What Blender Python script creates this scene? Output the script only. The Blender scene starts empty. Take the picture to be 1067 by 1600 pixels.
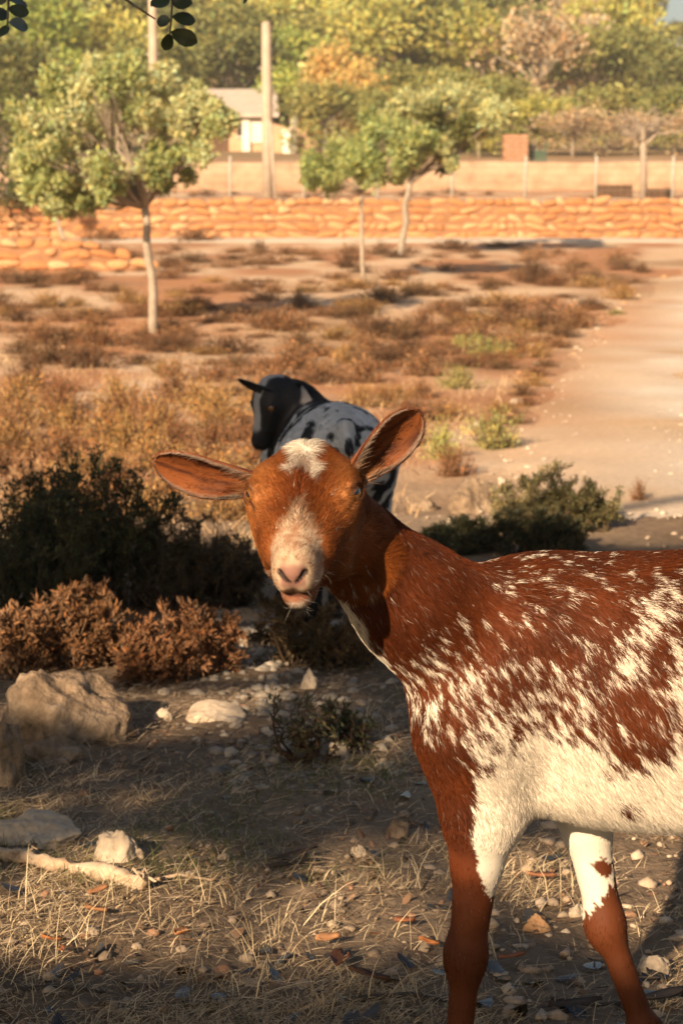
import bpy, math, random
import numpy as np
from mathutils import Vector, Matrix

random.seed(7)
rng = np.random.default_rng(11)
R = math.radians
scene = bpy.context.scene
COL = scene.collection

# ------------------------------------------------------------------ camera
F_PX = 3000.0                      # focal length in pixels of the 1600 px high photograph
CAM_H = 1.09
PITCH = math.atan(430.0 / F_PX)
cam = bpy.data.cameras.new('camera')
cam.sensor_fit = 'VERTICAL'
cam.sensor_height = 36.0
cam.sensor_width = 24.0
cam.lens = 36.0 * F_PX / 1600.0
cam.clip_start = 0.05
cam.clip_end = 3000.0
cam.dof.use_dof = True
cam.dof.focus_distance = 2.36
cam.dof.aperture_fstop = 11.0
cam.dof.aperture_blades = 7
camera = bpy.data.objects.new('camera', cam)
COL.objects.link(camera)
camera.location = (0, 0, CAM_H)
camera.rotation_euler = (math.pi / 2 - PITCH, 0, 0)
scene.camera = camera

# ------------------------------------------------------------------ sky and sun
def nrm0(x, y):
    return np.array([x, y]) / math.hypot(x, y)
SUN_EL = R(24.0)
SUN_H = nrm0(0.46, 0.89)      # horizontal direction the light travels
LIGHT = np.array([SUN_H[0] * math.cos(SUN_EL), SUN_H[1] * math.cos(SUN_EL), -math.sin(SUN_EL)])
world = bpy.data.worlds.new('World')
scene.world = world
world.use_nodes = True
wn = world.node_tree.nodes
wl = world.node_tree.links
wn.clear()
sky = wn.new('ShaderNodeTexSky')
sky.sky_type = 'NISHITA'
sky.sun_disc = False
sky.sun_elevation = SUN_EL
sky.sun_rotation = math.atan2(-LIGHT[0], -LIGHT[1])
sky.altitude = 50
sky.air_density = 1.2
sky.dust_density = 3.0
sky.ozone_density = 1.0
bg = wn.new('ShaderNodeBackground')
bg.inputs['Strength'].default_value = 0.05
wo = wn.new('ShaderNodeOutputWorld')
wl.new(sky.outputs[0], bg.inputs[0])
wl.new(bg.outputs[0], wo.inputs[0])
sd = bpy.data.lights.new('sun', 'SUN')
sd.energy = 5.0
sd.angle = R(0.6)
sd.color = (1.0, 0.77, 0.52)
sun = bpy.data.objects.new('sun', sd)
COL.objects.link(sun)
sun.rotation_euler = Vector(LIGHT).to_track_quat('-Z', 'Y').to_euler()
sun.location = (-6, -6, 8)

scene.view_settings.view_transform = 'Standard'
scene.view_settings.look = 'None'
scene.view_settings.gamma = 1.0
scene.view_settings.exposure = 1.12
scene.render.engine = 'CYCLES'
scene.cycles.use_denoising = True
try:
    scene.cycles.denoiser = 'OPENIMAGEDENOISE'
    scene.cycles.denoising_input_passes = 'RGB_ALBEDO_NORMAL'
    scene.cycles.denoising_prefilter = 'ACCURATE'
except Exception:
    pass
scene.cycles.max_bounces = 6
scene.cycles.diffuse_bounces = 3
scene.cycles.glossy_bounces = 2
scene.cycles.transmission_bounces = 3
scene.cycles.transparent_max_bounces = 6
scene.cycles.sample_clamp_indirect = 4.0
scene.cycles_curves.shape = 'RIBBONS'
scene.cycles_curves.subdivisions = 2

# ------------------------------------------------------------------ numeric helpers
def smooth(a, b, x):
    t = np.clip((x - a) / (b - a), 0, 1)
    return t * t * (3 - 2 * t)

def _hash(ix, iy, iz, seed):
    h = (ix * 374761393 + iy * 668265263 + iz * 2147483647 + seed * 1274126177) & 0xFFFFFFFF
    h = ((h ^ (h >> 13)) * 1274126177) & 0xFFFFFFFF
    h = ((h ^ (h >> 16)) * 2246822519) & 0xFFFFFFFF
    return ((h ^ (h >> 15)) & 0xFFFFFF) / float(0xFFFFFF)

def vnoise(p, seed=0):
    """value noise 0..1 at points p (n,3)"""
    p = np.asarray(p, dtype=np.float64)
    i = np.floor(p).astype(np.int64)
    f = p - i
    f = f * f * (3 - 2 * f)
    out = np.zeros(len(p))
    for dx in (0, 1):
        wx = f[:, 0] if dx else 1 - f[:, 0]
        for dy in (0, 1):
            wy = f[:, 1] if dy else 1 - f[:, 1]
            for dz in (0, 1):
                wz = f[:, 2] if dz else 1 - f[:, 2]
                out += wx * wy * wz * _hash(i[:, 0] + dx, i[:, 1] + dy, i[:, 2] + dz, seed)
    return out

def fbm(p, seed=0, octaves=3):
    p = np.asarray(p, dtype=np.float64)
    s, a, tot = 0.0, 0.5, 0.0
    for k in range(octaves):
        s = s + a * vnoise(p * (2.03 ** k) + 17.3 * k, seed + k)
        tot += a
        a *= 0.5
    return s / tot

def noise2(x, y, scale, seed=0, octaves=3):
    x = np.asarray(x, float); y = np.asarray(y, float)
    sh = np.broadcast(x, y).shape
    p = np.stack([np.broadcast_to(x, sh).ravel() * scale, np.broadcast_to(y, sh).ravel() * scale,
                  np.zeros(int(np.prod(sh)))], 1)
    return fbm(p, seed, octaves).reshape(sh)

def lerp(a, b, t):
    t = np.asarray(t)[:, None]
    return a * (1 - t) + b * t

def nrm(v):
    v = np.asarray(v, float)
    return v / np.maximum(np.linalg.norm(v, axis=-1, keepdims=True), 1e-12)

# ------------------------------------------------------------------ terrain
def terrain(x, y):
    x = np.asarray(x, float); y = np.asarray(y, float)
    z = np.interp(y, [-60, 19, 30, 45.0, 46.2, 58.0, 59.2, 66, 80, 100, 130, 160, 220, 420],
                  [0, 0, 0.42, 1.06, 1.92, 2.45, 3.2, 3.7, 4.7, 7.6, 12.5, 16.5, 21, 24])
    near = 1 - smooth(20, 45, y)
    z = z + near * (noise2(x, y, 0.35, 3, 2) - 0.5) * 0.10 * smooth(4.0, 9.0, y)
    z = z + (1 - smooth(9, 16, y)) * (noise2(x, y, 2.2, 5, 2) - 0.5) * 0.035
    return z

def ray_dir(u, v):
    c, s = math.cos(PITCH), math.sin(PITCH)
    a, b = (u - 533.5) / F_PX, (800.0 - v) / F_PX
    return np.array([a, c + b * s, -s + b * c])

def pd(u, v, Y):
    """the world point seen at photo pixel (u, v) in the plane y = Y"""
    d = ray_dir(u, v)
    return np.array([0, 0, CAM_H]) + d * (Y / d[1])

def pg(u, v):
    """the point of the ground seen at photo pixel (u, v)"""
    d = ray_dir(u, v)
    ts = np.concatenate([np.arange(1.5, 20, 0.02), np.arange(20, 250, 0.1)])
    pts = np.array([0, 0, CAM_H]) + ts[:, None] * d
    below = pts[:, 2] < terrain(pts[:, 0], pts[:, 1])
    k = int(np.argmax(below)) if below.any() else len(ts) - 1
    return pts[k]

# ------------------------------------------------------------------ mesh and object helpers
def add_mesh(name, verts, faces, mat=None, parent=None, cols=None, smooth_shade=True, mats=None, mat_idx=None):
    me = bpy.data.meshes.new(name)
    verts = np.asarray(verts, dtype=np.float32)
    fill_mesh(me, verts, faces)
    if cols is not None:
        at = me.color_attributes.new('col', 'FLOAT_COLOR', 'POINT')
        c = np.ones((len(verts), 4), np.float32)
        c[:, :3] = cols
        at.data.foreach_set('color', c.ravel())
    if mats:
        for m in mats:
            me.materials.append(m)
        if mat_idx is not None:
            me.polygons.foreach_set('material_index', np.asarray(mat_idx, np.int32))
    elif mat:
        me.materials.append(mat)
    if smooth_shade:
        me.polygons.foreach_set('use_smooth', np.ones(len(me.polygons), dtype=bool))
    me.update()
    o = bpy.data.objects.new(name, me)
    COL.objects.link(o)
    if parent:
        o.parent = parent
    return o

def fill_mesh(me, verts, faces):
    if isinstance(faces, np.ndarray):
        n, k = faces.shape
        me.vertices.add(len(verts))
        me.vertices.foreach_set('co', verts.ravel())
        me.loops.add(n * k)
        me.loops.foreach_set('vertex_index', faces.astype(np.int32).ravel())
        me.polygons.add(n)
        me.polygons.foreach_set('loop_start', np.arange(0, n * k, k, dtype=np.int32))
        me.polygons.foreach_set('loop_total', np.full(n, k, dtype=np.int32))
        me.update(calc_edges=True)
        me.validate()
    else:
        me.from_pydata(verts.tolist(), [], faces)

def tag(o, label=None, category=None, group=None, kind=None):
    if label: o['label'] = label
    if category: o['category'] = category
    if group: o['group'] = group
    if kind: o['kind'] = kind
    return o

def empty(name, loc=(0, 0, 0), rz=0.0, scale=1.0):
    o = bpy.data.objects.new(name, None)
    o.empty_display_size = 0.1
    o.location = loc
    o.rotation_euler = (0, 0, rz)
    o.scale = (scale,) * 3 if not hasattr(scale, '__len__') else scale
    COL.objects.link(o)
    return o

def copy_tree(o, parent=None):
    c = o.copy()
    COL.objects.link(c)
    c.parent = parent
    for ch in list(o.children):
        copy_tree(ch, c)
    return c

class MB:
    """collects shapes for ONE mesh"""
    def __init__(self):
        self.v, self.f, self.c, self.n = [], [], [], 0
    def add(self, v, f, col=None):
        v = np.asarray(v, float)
        self.v.append(v)
        self.f += [tuple(int(i) + self.n for i in q) for q in f]
        self.c.append(np.broadcast_to(np.asarray(col if col is not None else (1, 1, 1), float), (len(v), 3)))
        self.n += len(v)
        return self
    def box(self, lo, hi, col=None):
        x0, y0, z0 = lo; x1, y1, z1 = hi
        v = [(x0,y0,z0),(x1,y0,z0),(x1,y1,z0),(x0,y1,z0),(x0,y0,z1),(x1,y0,z1),(x1,y1,z1),(x0,y1,z1)]
        return self.add(v, [(0,3,2,1),(4,5,6,7),(0,1,5,4),(1,2,6,5),(2,3,7,6),(3,0,4,7)], col)
    def tube(self, pts, radii, seg=7, col=None, cap=True):
        v, f = tube(pts, radii, seg, cap)
        return self.add(v, f, col)
    def build(self, name, mat, parent=None, smooth_shade=True):
        return add_mesh(name, np.concatenate(self.v), self.f, mat, parent, np.concatenate(self.c), smooth_shade)

def tube(pts, radii, seg=7, cap=True):
    pts = np.asarray(pts, float)
    n = len(pts)
    radii = np.broadcast_to(np.asarray(radii, float), (n,))
    tang = nrm(np.gradient(pts, axis=0))
    ref = np.array([0, 0, 1.0]) if abs(tang[0, 2]) < 0.9 else np.array([1.0, 0, 0])
    a = nrm(np.cross(tang, ref)); b = np.cross(tang, a)
    th = np.linspace(0, 2 * np.pi, seg, endpoint=False)
    v = (pts[:, None] + radii[:, None, None] * (a[:, None] * np.cos(th)[None, :, None] + b[:, None] * np.sin(th)[None, :, None])).reshape(-1, 3)
    f = []
    for i in range(n - 1):
        for j in range(seg):
            k = (j + 1) % seg
            f.append((i * seg + j, i * seg + k, (i + 1) * seg + k, (i + 1) * seg + j))
    if cap:
        f.append(tuple(range(seg))[::-1])
        f.append(tuple((n - 1) * seg + j for j in range(seg)))
    return v, f

# ------------------------------------------------------------------ materials
def new_mat(name):
    m = bpy.data.materials.new(name)
    m.use_nodes = True
    nt = m.node_tree
    b = nt.nodes['Principled BSDF']
    b.inputs['Specular IOR Level'].default_value = 0.25
    return m, nt, b

def ramp_node(nt, stops):
    r = nt.nodes.new('ShaderNodeValToRGB')
    el = r.color_ramp.elements
    while len(el) < len(stops):
        el.new(0.5)
    for e, (p, c) in zip(el, stops):
        e.position = p
        e.color = (*c, 1)
    return r

def tex_noise(nt, scale, detail=5, rough=0.6, coord=None, dist=0.0):
    n = nt.nodes.new('ShaderNodeTexNoise')
    n.inputs['Scale'].default_value = scale
    n.inputs['Detail'].default_value = detail
    n.inputs['Roughness'].default_value = rough
    n.inputs['Distortion'].default_value = dist
    if coord is not None:
        nt.links.new(coord, n.inputs['Vector'])
    return n

def obj_coord(nt, which='Object'):
    return nt.nodes.new('ShaderNodeTexCoord').outputs[which]

def mix_col(nt, fac, a, b, mode='MIX'):
    m = nt.nodes.new('ShaderNodeMix')
    m.data_type = 'RGBA'
    m.blend_type = mode
    for sock, val in ((m.inputs['Factor'], fac), (m.inputs['A'], a), (m.inputs['B'], b)):
        if hasattr(val, 'is_linked'):
            nt.links.new(val, sock)
        elif isinstance(val, (int, float)):
            sock.default_value = val
        else:
            sock.default_value = (*val, 1)
    return m.outputs['Result']

def bump(nt, bsdf, height, strength=0.5, dist=0.02):
    n = nt.nodes.new('ShaderNodeBump')
    n.inputs['Strength'].default_value = strength
    n.inputs['Distance'].default_value = dist
    nt.links.new(height, n.inputs['Height'])
    nt.links.new(n.outputs[0], bsdf.inputs['Normal'])

def attr_mat(name, rough=0.8, translucent=0.0, spec=0.2, noise=None, bump_s=0.0, attr='col'):
    """colour comes from the per-point attribute; optional noise mottling and leaf translucency"""
    m, nt, b = new_mat(name)
    a = nt.nodes.new('ShaderNodeAttribute')
    a.attribute_name = attr
    col = a.outputs['Color']
    if noise:
        n = tex_noise(nt, noise[0], 6, 0.65, obj_coord(nt))
        r = ramp_node(nt, [(0.25, (noise[1],) * 3), (0.75, (noise[2],) * 3)])
        nt.links.new(n.outputs['Fac'], r.inputs[0])
        col = mix_col(nt, 1.0, col, r.outputs[0], 'MULTIPLY')
        if bump_s:
            bump(nt, b, n.outputs['Fac'], bump_s, noise[3] if len(noise) > 3 else 0.01)
    nt.links.new(col, b.inputs['Base Color'])
    b.inputs['Roughness'].default_value = rough
    b.inputs['Specular IOR Level'].default_value = spec
    if translucent:
        t = nt.nodes.new('ShaderNodeBsdfTranslucent')
        nt.links.new(col, t.inputs['Color'])
        mx = nt.nodes.new('ShaderNodeMixShader')
        mx.inputs[0].default_value = translucent
        nt.links.new(b.outputs[0], mx.inputs[1])
        nt.links.new(t.outputs[0], mx.inputs[2])
        nt.links.new(mx.outputs[0], nt.nodes['Material Output'].inputs['Surface'])
    return m

def noisy_mat(name, stops, scale=4.0, rough=0.9, bump_s=0.4, bump_d=0.02, detail=8, spec=0.2, which='Object', fine=None):
    m, nt, b = new_mat(name)
    co = obj_coord(nt, which)
    n = tex_noise(nt, scale, detail, 0.65, co)
    r = ramp_node(nt, stops)
    nt.links.new(n.outputs['Fac'], r.inputs[0])
    col = r.outputs[0]
    if fine:
        n2 = tex_noise(nt, fine[0], 4, 0.6, co)
        r2 = ramp_node(nt, [(0.3, (fine[1],) * 3), (0.7, (fine[2],) * 3)])
        nt.links.new(n2.outputs['Fac'], r2.inputs[0])
        col = mix_col(nt, 1.0, col, r2.outputs[0], 'MULTIPLY')
    nt.links.new(col, b.inputs['Base Color'])
    b.inputs['Roughness'].default_value = rough
    b.inputs['Specular IOR Level'].default_value = spec
    if bump_s:
        bump(nt, b, n.outputs['Fac'], bump_s, bump_d)
    return m
# ------------------------------------------------------------------ goats: one continuous body from blended volumes
def rot_from(x, up):
    x = nrm(x); y = nrm(np.cross(up, x)); z = np.cross(x, y)
    return np.stack([x, y, z], 1)          # columns are the axes

def sd_cone(p, a, b, ra, rb, sq=None):
    a = np.asarray(a, float); ab = np.asarray(b, float) - a
    t = np.clip(((p - a) @ ab) / (ab @ ab), 0, 1)
    d = p - (a + t[:, None] * ab)
    if sq is not None:
        d = d * np.asarray(sq)
    return np.linalg.norm(d, axis=1) - (ra + (rb - ra) * t)

def sd_ell(p, c, r, M=None):
    q = p - np.asarray(c, float)
    if M is not None:
        q = q @ M
    r = np.asarray(r, float)
    k0 = np.linalg.norm(q / r, axis=1)
    k1 = np.linalg.norm(q / (r * r), axis=1)
    return k0 * (k0 - 1) / np.maximum(k1, 1e-9)

def smin(a, b, k):
    h = np.clip(0.5 + 0.5 * (b - a) / k, 0, 1)
    return b + (a - b) * h - k * h * (1 - h)

def smax(a, b, k):
    return -smin(-a, -b, k)

def surface_nets(fn, lo, hi, vox):
    lo = np.asarray(lo, float)
    n = np.ceil((np.asarray(hi) - lo) / vox / 4).astype(int) * 4
    nc = n // 4
    g = np.stack(np.meshgrid(*[lo[i] + (np.arange(nc[i]) * 4 + 1.5) * vox for i in range(3)], indexing='ij'), -1).reshape(-1, 3)
    dc = np.concatenate([fn(g[i:i + 400000]) for i in range(0, len(g), 400000)]).reshape(nc)
    full = np.repeat(np.repeat(np.repeat(np.sign(dc).astype(np.float32), 4, 0), 4, 1), 4, 2)
    blk = np.argwhere(np.abs(dc) < vox * 4 * 1.9)
    off = np.stack(np.meshgrid(*[np.arange(4)] * 3, indexing='ij'), -1).reshape(-1, 3)
    idx = (blk[:, None] * 4 + off[None]).reshape(-1, 3)
    for i in range(0, len(idx), 400000):
        s = idx[i:i + 400000]
        full[s[:, 0], s[:, 1], s[:, 2]] = fn(lo + s * vox)
    neg = full < 0
    cnt = np.zeros(np.array(full.shape) - 1, np.int8)
    for dx in (0, 1):
        for dy in (0, 1):
            for dz in (0, 1):
                cnt += neg[dx:full.shape[0] - 1 + dx, dy:full.shape[1] - 1 + dy, dz:full.shape[2] - 1 + dz]
    cells = np.argwhere((cnt > 0) & (cnt < 8))
    cid = np.full(cnt.shape, -1, np.int32)
    cid[cells[:, 0], cells[:, 1], cells[:, 2]] = np.arange(len(cells))
    corners = [(a, b, c) for a in (0, 1) for b in (0, 1) for c in (0, 1)]
    acc = np.zeros((len(cells), 3)); num = np.zeros(len(cells))
    for a in corners:
        for ax in range(3):
            if a[ax]:
                continue
            b = list(a); b[ax] = 1
            va = full[cells[:, 0] + a[0], cells[:, 1] + a[1], cells[:, 2] + a[2]]
            vb = full[cells[:, 0] + b[0], cells[:, 1] + b[1], cells[:, 2] + b[2]]
            m = (va < 0) != (vb < 0)
            t = np.where(m, va / np.where(m, va - vb, 1), 0)
            pt = np.array(a, float)[None].repeat(len(cells), 0)
            pt[:, ax] = t
            acc[m] += pt[m]; num[m] += 1
    verts = lo + (cells + acc / num[:, None]) * vox
    quads = []
    for ax in range(3):
        u, w = [(1, 2), (2, 0), (0, 1)][ax]
        sl0 = [slice(None)] * 3; sl1 = [slice(None)] * 3
        sl0[ax] = slice(0, -1); sl1[ax] = slice(1, None)
        e = np.argwhere(neg[tuple(sl0)] != neg[tuple(sl1)])
        e = e[(e[:, u] > 0) & (e[:, w] > 0) & (e[:, u] < cnt.shape[u]) & (e[:, w] < cnt.shape[w])]
        s = neg[e[:, 0], e[:, 1], e[:, 2]]
        du = np.zeros(3, int); du[u] = 1
        dw = np.zeros(3, int); dw[w] = 1
        q = np.stack([cid[tuple((e - du * a - dw * b).T)] for a, b in ((1, 1), (0, 1), (0, 0), (1, 0))], 1)
        q[~s] = q[~s][:, ::-1]
        quads.append(q)
    quads = np.concatenate(quads)
    quads = quads[(quads >= 0).all(1)]
    return verts, quads

def relax(verts, quads, it=1, w=0.5):
    for _ in range(it):
        s = np.zeros_like(verts); c = np.zeros(len(verts))
        for k in range(4):
            a, b = quads[:, k], quads[:, (k + 1) % 4]
            np.add.at(s, a, verts[b]); np.add.at(c, a, 1)
        verts = verts + w * (s / np.maximum(c, 1)[:, None] - verts)
    return verts

def vert_normals(verts, faces):
    n = np.zeros_like(verts)
    a, b, c, d = (verts[faces[:, i]] for i in range(4))
    fn = np.cross(c - a, d - b)
    for i in range(4):
        np.add.at(n, faces[:, i], fn)
    return nrm(n)

LOOK = nrm(np.array([0.50, 0.78, 0.36]))    # where the left eye looks, head axes

def head_sdf(q, open_eyes=True):
    """skull, muzzle and jaw; x from the poll to the nose, y to the goat's left, z up"""
    q = q * np.array([1.0, 1.06, 1.0])       # a slightly narrow face
    a = q.copy(); a[:, 1] = np.abs(a[:, 1])
    h = sd_ell(q, (0.036, 0, -0.042), (0.062, 0.060, 0.052))
    h = smin(h, sd_ell(q, (0.020, 0, -0.006), (0.034, 0.034, 0.020)), 0.025)              # poll
    h = smin(h, sd_ell(a, (0.052, 0.044, -0.018), (0.036, 0.024, 0.022)), 0.02)           # brow
    h = smin(h, sd_ell(a, (0.078, 0.047, -0.038), (0.032, 0.022, 0.024)), 0.02)           # orbit
    h = smin(h, sd_cone(q, (0.070, 0, -0.046), (0.182, 0, -0.058), 0.046, 0.0232), 0.03)   # bridge of the nose
    h = smin(h, sd_ell(a, (0.100, 0.032, -0.062), (0.058, 0.020, 0.030)), 0.025)          # cheek bone
    h = smin(h, sd_ell(a, (0.050, 0.036, -0.085), (0.060, 0.026, 0.048)), 0.025)          # jaw muscle
    h = smin(h, sd_cone(q, (0.055, 0, -0.100), (0.165, 0, -0.094), 0.036, 0.020), 0.03)   # lower jaw
    h = smin(h, sd_ell(q, (0.180, 0, -0.063), (0.034, 0.0215, 0.022)), 0.018)              # muzzle
    h = smin(h, sd_ell(a, (0.176, 0.0125, -0.078), (0.033, 0.0130, 0.017)), 0.014)        # upper lip
    h = smin(h, sd_ell(q, (0.166, 0, -0.106), (0.032, 0.0200, 0.0150)), 0.010)            # chin
    if open_eyes:
        E = EYE * (1, 1.06, 1)
        T = nrm(np.cross(np.array([0.25, 0, 1.0]), LOOK)); U = np.cross(LOOK, T)
        h = smin(h, sd_cone(a, E + 0.0095 * LOOK - 0.013 * T + 0.006 * U, E + 0.0120 * LOOK + 0.0095 * U, 0.0032, 0.0036), 0.009)   # upper lid
        h = smin(h, sd_cone(a, E + 0.0120 * LOOK + 0.0095 * U, E + 0.0095 * LOOK + 0.013 * T + 0.006 * U, 0.0036, 0.0032), 0.009)
        h = smin(h, sd_cone(a, E + 0.0085 * LOOK - 0.012 * T - 0.008 * U, E + 0.0085 * LOOK + 0.012 * T - 0.008 * U, 0.0034, 0.0034), 0.010)  # lower lid
        h = smax(h, -sd_ell(a, E + 0.0125 * LOOK, (0.0135, 0.009, 0.0078)), 0.004)      # eye socket
    h = smax(h, -sd_cone(a, (0.2140, 0.0035, -0.0725), (0.2075, 0.0140, -0.0615), 0.0012, 0.0026), 0.003)   # nostril
    h = smax(h, -sd_cone(a, (0.2150, 0.0, -0.076), (0.2110, 0.0, -0.094), 0.0016, 0.0022), 0.003)           # lip groove
    h = smax(h, -sd_cone(a, (0.208, 0.0, -0.0955), (0.190, 0.019, -0.0950), 0.0040, 0.0034), 0.003)         # mouth
    h = smax(h, -sd_cone(a, (0.190, 0.019, -0.0950), (0.140, 0.031, -0.092), 0.0034, 0.0025), 0.004)
    return h

def _seat_eye():
    c = np.array([0.060, 0.026, -0.036])
    t = np.linspace(0, 0.07, 300)
    d = head_sdf(c + t[:, None] * LOOK, False)
    return c + LOOK * (t[int(np.argmax(d > 0))] - 0.0112)
EYE = _seat_eye()                            # centre of the left eyeball, just under the surface

def goat_sdf(P):
    """P: pose with the head frame and the joints of the legs"""
    O, H = P['head_o'], P['head_m']
    nb = P['neck']
    def head_pt(q):
        return O + H @ np.asarray(q, float)
    def fn(p):
        m = p.copy(); m[:, 1] = np.abs(m[:, 1])              # mirrored copy for what is symmetric
        d = sd_ell(p, (-0.15, 0, 0.520), (0.29, 0.132, 0.165))
        d = smin(d, sd_ell(p, (-0.33, 0, 0.500), (0.25, 0.158, 0.150)), 0.06)
        d = smin(d, sd_ell(p, (0.025, 0, 0.520), (0.120, 0.100, 0.145)), 0.05)
        d = smin(d, sd_ell(p, (-0.10, 0, 0.405), (0.17, 0.085, 0.055)), 0.05)           # breast bone
        d = smin(d, sd_cone(p, (0.00, 0, 0.612), (-0.22, 0, 0.608), 0.062, 0.068), 0.05)
        d = smin(d, sd_cone(p, (-0.22, 0, 0.608), (-0.52, 0, 0.640), 0.068, 0.07), 0.05)
        d = smin(d, sd_ell(p, (-0.56, 0, 0.575), (0.145, 0.115, 0.13)), 0.06)
        d = smin(d, sd_ell(m, (-0.50, 0.075, 0.655), (0.045, 0.03, 0.03)), 0.05)      # hip bones
        # shoulder blade and upper arm follow each foreleg
        for s, L in ((1, P['fore_l']), (-1, P['fore_r'])):
            sh, el, kn, fe, ho = L
            d = smin(d, sd_cone(p, (-0.03, s * 0.055, 0.62), (0.050, s * 0.082, 0.485), 0.045, 0.060), 0.05)
            d = smin(d, sd_cone(p, sh, el, 0.062, 0.047), 0.05)
            mid = 0.68 * np.array(el) + 0.32 * np.array(kn)
            d = smin(d, sd_cone(p, el, mid, 0.041, 0.0292), 0.03)
            d = smin(d, sd_cone(p, mid, kn, 0.0292, 0.0215), 0.02)
            d = smin(d, sd_ell(p, np.array(kn) + (0.003, 0, 0), (0.0220, 0.0220, 0.034)), 0.02)
            d = smin(d, sd_cone(p, kn, fe, 0.0190, 0.0160), 0.02)
            d = smin(d, sd_ell(p, fe, (0.023, 0.022, 0.022)), 0.015)
            d = smin(d, sd_cone(p, fe, ho, 0.019, 0.021), 0.012)
        for s, L in ((1, P['hind_l']), (-1, P['hind_r'])):
            hp, st, hk, fe, ho = L
            d = smin(d, sd_cone(p, hp, st, 0.098, 0.062), 0.06)
            d = smin(d, sd_cone(p, st, hk, 0.058, 0.029), 0.03)
            d = smin(d, sd_cone(p, np.array(hk) + (-0.012, 0, 0.018), hk, 0.018, 0.026), 0.02)
            d = smin(d, sd_cone(p, hk, fe, 0.024, 0.019), 0.02)
            d = smin(d, sd_ell(p, fe, (0.024, 0.022, 0.022)), 0.015)
            d = smin(d, sd_cone(p, fe, ho, 0.019, 0.021), 0.012)
        d = smin(d, sd_ell(m, (-0.49, 0.035, 0.385), (0.06, 0.045, 0.06)), 0.04)     # udder
        d = smin(d, sd_cone(p, (-0.68, 0, 0.655), P.get('tail', (-0.76, 0, 0.70)), 0.03, 0.016, (1, 1.2, 1)), 0.03)
        # neck: three bones from the withers and brisket to the skull
        for a, b, ra, rb in nb:
            d = smin(d, sd_cone(p, a, b, ra, rb), 0.055)
        # head
        q = (p - O) @ H
        near = np.linalg.norm(q - np.array([0.09, 0, -0.05]), axis=1) < 0.24
        if near.any():
            q = q[near]
            h = head_sdf(q)
            d[near] = smin(d[near], h, 0.022)
        return d
    return fn

def ear_mesh(base, axis, face, length, width, curl=0.0, n=22, k=13, sweep=0.0, cup0=1.9, cup1=0.75):
    """a cupped ear: leaf outline, rolled at the base, open towards `face`"""
    e = nrm(axis); fz = nrm(face - np.dot(face, e) * e); w = np.cross(fz, e)
    u = (1 - np.cos(np.linspace(0.12, 1, n) * np.pi))[:, None]
    u = (u - u[0]) / (u[-1] - u[0]); v = np.linspace(-1, 1, k)[None, :]
    prof = np.where(u < 0.58, np.interp(u, [0, 0.12, 0.35, 0.5, 0.58], [0.42, 0.56, 0.86, 0.98, 1.0]),
                    np.sqrt(np.maximum(1 - ((u - 0.58) / 0.42) ** 2.3, 0.0004))) * width
    al = np.interp(u, [0, 0.25, 0.6, 1], [cup0, cup0 * 0.8, cup1, cup1 * 0.5])
    rad = prof / np.maximum(np.sin(np.minimum(al, 1.57)), 0.3)
    x = rad * np.sin(v * al)
    z = rad * (1 - np.cos(v * al))
    along = u * length + 0 * v
    bend = curl * u ** 2 * length
    swp = sweep * u ** 2 * length
    pts = base + along[..., None] * e + (x + swp)[..., None] * w + (z + bend)[..., None] * fz
    du = np.gradient(pts, axis=0); dv = np.gradient(pts, axis=1)
    nn = nrm(np.cross(du, dv))
    sgn = np.sign((nn[n // 2, k // 2] @ fz)) or 1
    nn = nn * sgn
    th = 0.0022 * (1 - 0.55 * u ** 3)[..., None]
    inner = pts + nn * th; outer = pts - nn * th
    V = np.concatenate([inner.reshape(-1, 3), outer.reshape(-1, 3)])
    F = []
    N = n * k
    for i in range(n - 1):
        for j in range(k - 1):
            q = (i * k + j, i * k + j + 1, (i + 1) * k + j + 1, (i + 1) * k + j)
            F.append(q if sgn < 0 else q[::-1])
            F.append(tuple(N + t for t in (q[::-1] if sgn < 0 else q)))
    rim = [j for j in range(k)] + [i * k + k - 1 for i in range(1, n)] + [(n - 1) * k + j for j in range(k - 2, -1, -1)] + [i * k for i in range(n - 2, 0, -1)]
    for a, b in zip(rim, rim[1:] + rim[:1]):
        q = (a, b, N + b, N + a)
        F.append(q if sgn < 0 else q[::-1])
    inside = np.concatenate([np.ones(N), np.zeros(N)])
    uu = np.concatenate([np.broadcast_to(u, (n, k)).ravel()] * 2)
    vv = np.concatenate([np.broadcast_to(v, (n, k)).ravel()] * 2)
    return V, np.array(F)[:, ::1], inside, uu, vv, e

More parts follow.
